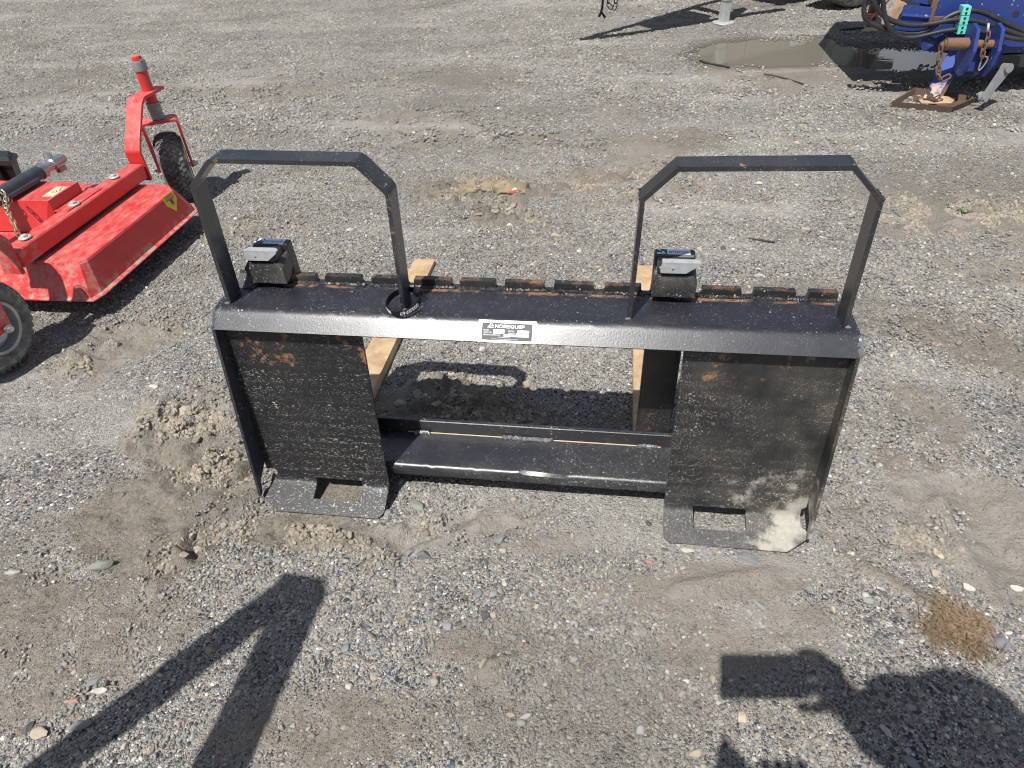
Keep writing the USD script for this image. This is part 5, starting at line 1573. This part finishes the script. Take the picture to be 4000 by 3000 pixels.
SN = [
    (886, 1191, 13, 'bluegrey', 0.7, 'grey stone touching another, left one of the pair before the gap', 1.1, 60), (915, 1203, 16, 'bluegrey', 0.7, 'rounder grey stone touching another, right one of the pair before the gap', 1.0, 20),
    (902, 1090, 17, 'green', 0.45, "flat greenish grey slab beside the left plate's shoe", 1.3, -35), (1079, 1163, 15, 'bluegrey', 0.6, 'smooth blue-grey cobble alone in front of the lower shelf', 1.0, 0), (1086, 1188, 9, 'tan', 0.7, 'small tan pebble just below the smooth blue-grey cobble', 1.0, 0),
    (1111, 1077, 9, 'tan', 0.8, 'cream pebble right under the lower shelf edge', 1.0, 0), (1142, 827, 13, 'tan', 0.8, "tan lump at the corner of the hoop's shadow in the gap", 1.1, 10), (978, 827, 15, 'grey', 0.5, "flat grey stone inside the hoop's shadow in the gap", 1.2, 0), (975, 808, 10, 'tan', 0.6, "tan pebble above the flat grey stone inside the hoop's shadow", 1.0, 0),
    (1604, 1553, 17, 'tan', 0.8, "cream egg-shaped stone below the phone's shadow", 0.9, 80), (1103, 1548, 11, 'tan', 0.6, 'tan stone, left one of two at the bottom centre', 1.0, 0), (1135, 1554, 15, 'grey', 0.55, 'flat pale grey stone, right one of two at the bottom centre', 1.2, 40),
    (93, 1590, 18, 'tan', 0.6, 'large tan stone near the lower left corner', 1.2, 0), (67, 1578, 11, 'dark', 0.7, 'dark slate stone beside the large tan one at lower left', 1.3, 80), (217, 1497, 16, 'pale', 0.7, 'pale stone left of the forked shadow with a darker one behind', 1.2, 20), (209, 1477, 15, 'bluegrey', 0.5, 'darker grey stone leaning on the pale one left of the forked shadow', 1.3, 30),
    (164, 1519, 12, 'red', 0.6, 'pinkish stone left of the forked shadow', 1.1, 10), (31, 1239, 15, 'pale', 0.5, 'pale flat stone at the left edge below the mud ruts', 1.2, 10), (175, 1571, 20, 'grey', 0.5, "long grey stone on the forked shadow's left edge", 1.5, 25), (273, 1617, 11, 'pale', 0.7, "pale stone between the forked shadow's two bars, lower left one", 0.9, 60),
    (331, 1620, 14, 'tan', 0.7, "tan upright stone between the forked shadow's two bars, lower right one", 0.8, 70), (408, 1419, 10, 'bluegrey', 0.8, "round slate pebble inside the forked shadow's left bar", 1.0, 0), (350, 1463, 9, 'tan', 0.8, "brown pebble inside the forked shadow's left bar", 1.0, 0), (756, 1486, 9, 'pale', 0.9, "pale pebble right of the forked shadow's right bar", 1.0, 0),
    (227, 1228, 20, 'green', 0.4, 'long greenish slab below the mud clods at left', 1.5, 20), (492, 1400, 11, 'bluegrey', 0.6, "angular slate chip in the fork of the shadow", 1.2, 20), (1484, 1472, 9, 'pale', 0.7, "white pebble left of the phone's shadow", 1.0, 0), (1383, 1580, 13, 'grey', 0.6, 'grey stone near the bottom edge left of the cream egg-shaped one', 1.0, 70),
    (1503, 1629, 15, 'tan', 0.7, 'brown rounded stone at the bottom edge below the cream egg-shaped one', 1.1, 30), (1866, 1482, 10, 'pale', 0.8, "white pebble in the light between hand and head shadows", 1.0, 0), (1919, 1577, 14, 'pale', 0.6, "long pale stone inside the head's shadow", 1.4, -50), (1969, 1527, 12, 'grey', 0.7, "grey pebble inside the head's shadow near its right edge", 1.0, 0),
    (1975, 1644, 20, 'bluegrey', 0.6, "large blue-grey stone in the shadow at the bottom edge", 1.1, -30), (1641, 1305, 13, 'grey', 0.5, "long grey pebble above the phone's shadow", 1.5, -45), (1880, 1294, 12, 'grey', 0.6, 'grey pebble between the right shoe and the straw', 1.1, 0), (2039, 1275, 9, 'tan', 0.7, 'yellowish pebble just above the straw', 1.2, 10), (2093, 1264, 13, 'pale', 0.6, 'pale stone casting a shadow above the straw', 1.2, -30),
    (2167, 1384, 22, 'bluegrey', 0.4, 'large flat grey stone right of the straw', 1.1, 60), (2200, 1262, 13, 'pale', 0.6, 'white stone at the right edge above the straw', 1.2, 0), (1615, 1200, 20, 'bluegrey', 0.3, "flat slate half under the right plate's shoe", 1.3, -15), (1485, 1189, 13, 'pale', 0.4, "pale flat chip touching the right plate's shoe", 1.2, 0), (1402, 1214, 8, 'red', 0.8, "rusty brown pebble left of the right plate's shoe", 1.2, -10),
    (1201, 511, 11, 'tan', 0.6, 'tan clump of grit between the two hoops', 1.2, 0), (1638, 395, 9, 'pale', 0.7, 'white pebble framed high inside the right hoop', 1.1, 0), (1791, 429, 12, 'green', 0.5, 'flat greenish stone framed at the right of the right hoop', 1.2, 0), (1740, 494, 9, 'tan', 0.7, 'brown pebble framed in the middle of the right hoop', 1.1, 0), (1639, 597, 8, 'pale', 0.7, 'small pale chip framed low inside the right hoop', 1.2, 0),
    (332, 835, 11, 'pale', 0.6, 'bright white stone on the ground right of the near caster wheel', 1.1, 0), (1100, 488, 7, 'pale', 0.7, 'pale pebble in front of the clods by the rag', 1.1, 0), (757, 500, 8, 'pale', 0.8, 'pale pebble seen through the left hoop', 1.1, 0),
]
for k, (ox, oy, r_, kind, flat, label, long, turn) in enumerate(SN):
    stone(ox, oy, r_, kind, flat, 300 + k, label, long=long, turn=turn)
CL = [(402, 893, 22, 'dried clod, largest of the heap left of the left plate'), (372, 930, 15, 'dried clod on the left side of the heap by the left plate'), (428, 960, 13, 'dried clod at the lower end of the heap by the left plate'), (440, 905, 12, 'dried clod closest to the left plate in its heap'),
      (432, 1190, 19, 'big cracked clod at the tip of the lower left rut'), (408, 1222, 13, 'cracked clod at the lower end of the left rut'), (455, 1170, 11, 'small clod above the big cracked one at the left rut'), (1045, 1437, 15, 'lone brown clod on bare gravel at the bottom centre'), (1028, 1465, 8, 'small crumb below the lone brown clod'),
      (1065, 462, 15, 'pale lump of dried mud in front of the rag'), (1036, 470, 11, 'dried clod left of the pale lump in front of the rag'), (1100, 455, 10, 'dried clod right of the pale lump in front of the rag'), (1110, 440, 12, 'dried clod under the red and white scrap'),
      (908, 868, 22, "dark shaded clod in the frame's shadow behind the left plate"), (868, 880, 17, "dark shaded clod half hidden by the left plate"), (945, 888, 12, "small shaded clod behind the lower rail"), (1330, 420, 11, 'dried clod in the rut left of the right hoop'), (1350, 395, 10, 'dried clod against the right hoop at the rut')]
for k, (ox, oy, r_, label) in enumerate(CL):
    stone(ox, oy, r_, 'clod', 0.62, 500 + k, label, name='dirt_clod', cat_='clod', turn=37 * k)

# rag and scrap in the churned mud
gp = on_ground(1985 * 1.0, 735)
n = 46
uu, vv = np.meshgrid(np.linspace(-1, 1, n), np.linspace(-1, 1, 22), indexing='ij')
pr = np.column_stack([uu.ravel(), vv.ravel(), 0 * uu.ravel()])
edge = 1 + 0.35 * (meshkit.fbm(pr * 1.6 + 3, 3, 12) - 0.5)
rx = gp[0] - 0.07 + pr[:, 0] * 0.150 * edge
ry = gp[1] - 0.005 + pr[:, 1] * 0.060 * edge + pr[:, 0] * 0.022
rz = ground_h(rx, ry) + 0.006 + 0.028 * np.maximum(meshkit.fbm(pr * np.array([2.6, 1.6, 1]) + 8, 3, 14) - 0.38, -0.12) * (1.25 - np.abs(pr[:, 1]))
gi, gj = np.meshgrid(np.arange(n - 1), np.arange(21), indexing='ij')
q0 = (gi * 22 + gj).ravel()
qd = np.stack([q0, q0 + 22, q0 + 23, q0 + 1], 1)
qt = np.vstack([qd[:, [0, 1, 2]], qd[:, [0, 2, 3]]])
cloth = trimesh.Trimesh(np.vstack([np.column_stack([rx, ry, rz]), np.column_stack([rx, ry, rz - 0.003])]), np.vstack([qt, qt[:, ::-1] + n * 22]), process=False)
single('rag', cloth, M_rag, 'crumpled muddy tan rag trodden into the churned mud', 'rag', smooth=True)
sp = on_ground(1300 + 1195 / 1.7015, 550 + 358 / 1.7015)
sc = Thing('scrap', 'torn red and white scrap lying at the end of the rag', 'litter', tuple(sp))
zz = float(ground_h(sp[0], sp[1])[0]) + 0.004
sc.part('red_side', hull([(sp[0] + a, sp[1] + b, zz + c_) for a, b, c_ in ((-0.022, -0.008, 0), (0.020, -0.004, 0.004), (0.015, 0.007, 0.010), (-0.014, 0.005, 0.005), (-0.022, -0.008, 0.001), (0.015, 0.007, 0.011))]), M_redink)
sc.part('white_side', hull([(sp[0] + a, sp[1] + b, zz + 0.010 + c_) for a, b, c_ in ((-0.004, 0.004, -0.002), (0.018, 0.007, 0.002), (0.014, 0.014, 0.007), (0.003, 0.013, 0.004), (0.003, 0.013, 0.005))]), M_white)
for k, (ox, oy) in enumerate([(1015, 398), (1035, 408), (1052, 396), (1042, 388), (1068, 390)]):
    stone(ox, oy, 7, 'red', 0.7, 600 + k, ['pinkish brick chip, leftmost of the chips behind the rag', 'pinkish brick chip lying lowest against the rag', 'pinkish brick chip in the middle of the chips behind the rag', 'pinkish brick chip highest behind the rag', 'pinkish brick chip, rightmost of the chips behind the rag'][k])

# straw, twigs, weeds
sg_c = on_ground(2068 * OV, 1362 * OV)
st_m = []
tufts = [(0.0, 0.0, 0.034, 330), (0.034, 0.018, 0.024, 210), (-0.034, -0.006, 0.030, 170), (0.018, -0.032, 0.026, 170), (-0.012, 0.036, 0.032, 120), (0.0, 0.0, 0.085, 130)]
for tx_, ty_, sp_, cnt in tufts:
    lean = rng.uniform(0, 2 * PI)
    for k in range(cnt):
        a = lean + rng.normal(0, 0.8)
        c = np.array([sg_c[0] + tx_ + rng.normal(0, sp_ * 0.55), sg_c[1] + ty_ + rng.normal(0, sp_ * 0.5), 0])
        c[2] = float(ground_h(c[0], c[1])[0]) + abs(rng.normal(0.0, 0.006)) * math.exp(-((c[0] - sg_c[0] - tx_) ** 2 + (c[1] - sg_c[1] - ty_) ** 2) / sp_ ** 2) * 1.8 + 0.001
        l_ = rng.uniform(0.010, 0.050)
        d = np.array([math.cos(a), math.sin(a), rng.normal(0, 0.30)]) * l_ / 2
        st_m.append(tube([c - d, c + rng.normal(0, 0.005, 3), c + d], rng.uniform(0.0004, 0.0008), 3, cap=False))
stw = single('straw_tuft', cat(*st_m), M_straw, 'tuft of dry brown straw on the gravel at lower right', 'straw', smooth=False)
tw = [(((1650, 160), (1690, 170), (1735, 182)), 0.004, "thin dark stick lying left of the puddle"), (((2733 / 2212 * 2212 * 0 + 2400 / OV + 1050 / 2.011 / OV, 550 / OV + 775 / 2.011 / OV), (2400 / OV + 1150 / 2.011 / OV, 550 / OV + 790 / 2.011 / OV), (2400 / OV + 1260 / 2.011 / OV, 550 / OV + 806 / 2.011 / OV)), 0.003, 'thin black strip lying inside the right hoop'), (((1512, 128), (1530, 135), (1552, 140), (1575, 147)), 0.006, 'dark stick at the left end of the puddle')]
for pts, r_, label in tw:
    pp = []
    for q in pts:
        p = on_ground(q[0] * OV, q[1] * OV)
        p[2] = max(float(ground_h(p[0], p[1])[0]), WATER_Z) + r_ + 0.003
        pp.append(p)
    single('twig', tube(spline(pp, 12), r_, 6), M_twig, label, 'stick')


def weed(ox, oy, r_, label):
    p = on_ground(ox * OV, oy * OV)
    z = float(ground_h(p[0], p[1])[0])
    t = Thing('weed', label, 'weed', (p[0], p[1], z))
    for k in range(9):
        a = k * 2.4 + rng.uniform(-0.3, 0.3)
        l_ = r_ * rng.uniform(0.6, 1.0)
        d = np.array([math.cos(a), math.sin(a), 0])
        s = np.array([-d[1], d[0], 0]) * l_ * 0.16
        b0 = np.array([p[0], p[1], z])
        mid, end = b0 + d * l_ * 0.5 + [0, 0, l_ * 0.55], b0 + d * l_ + [0, 0, l_ * rng.uniform(0.3, 0.8)]
        t.part('leaf', trimesh.Trimesh([b0, mid + s, mid - s, end], [(0, 2, 1), (1, 2, 3)], process=False), M_leaf, smooth=False)


weed(2082, 457, 0.030, 'small green weed right of the right hoop')
weed(1812, 430, 0.012, 'tiny weed seedling framed in the right hoop')
weed(1830, 209, 0.02, "tiny green weed between the puddle and the rusty tray")
weed(1700, 352, 0.015, 'tiny weed sprout above the right hoop')
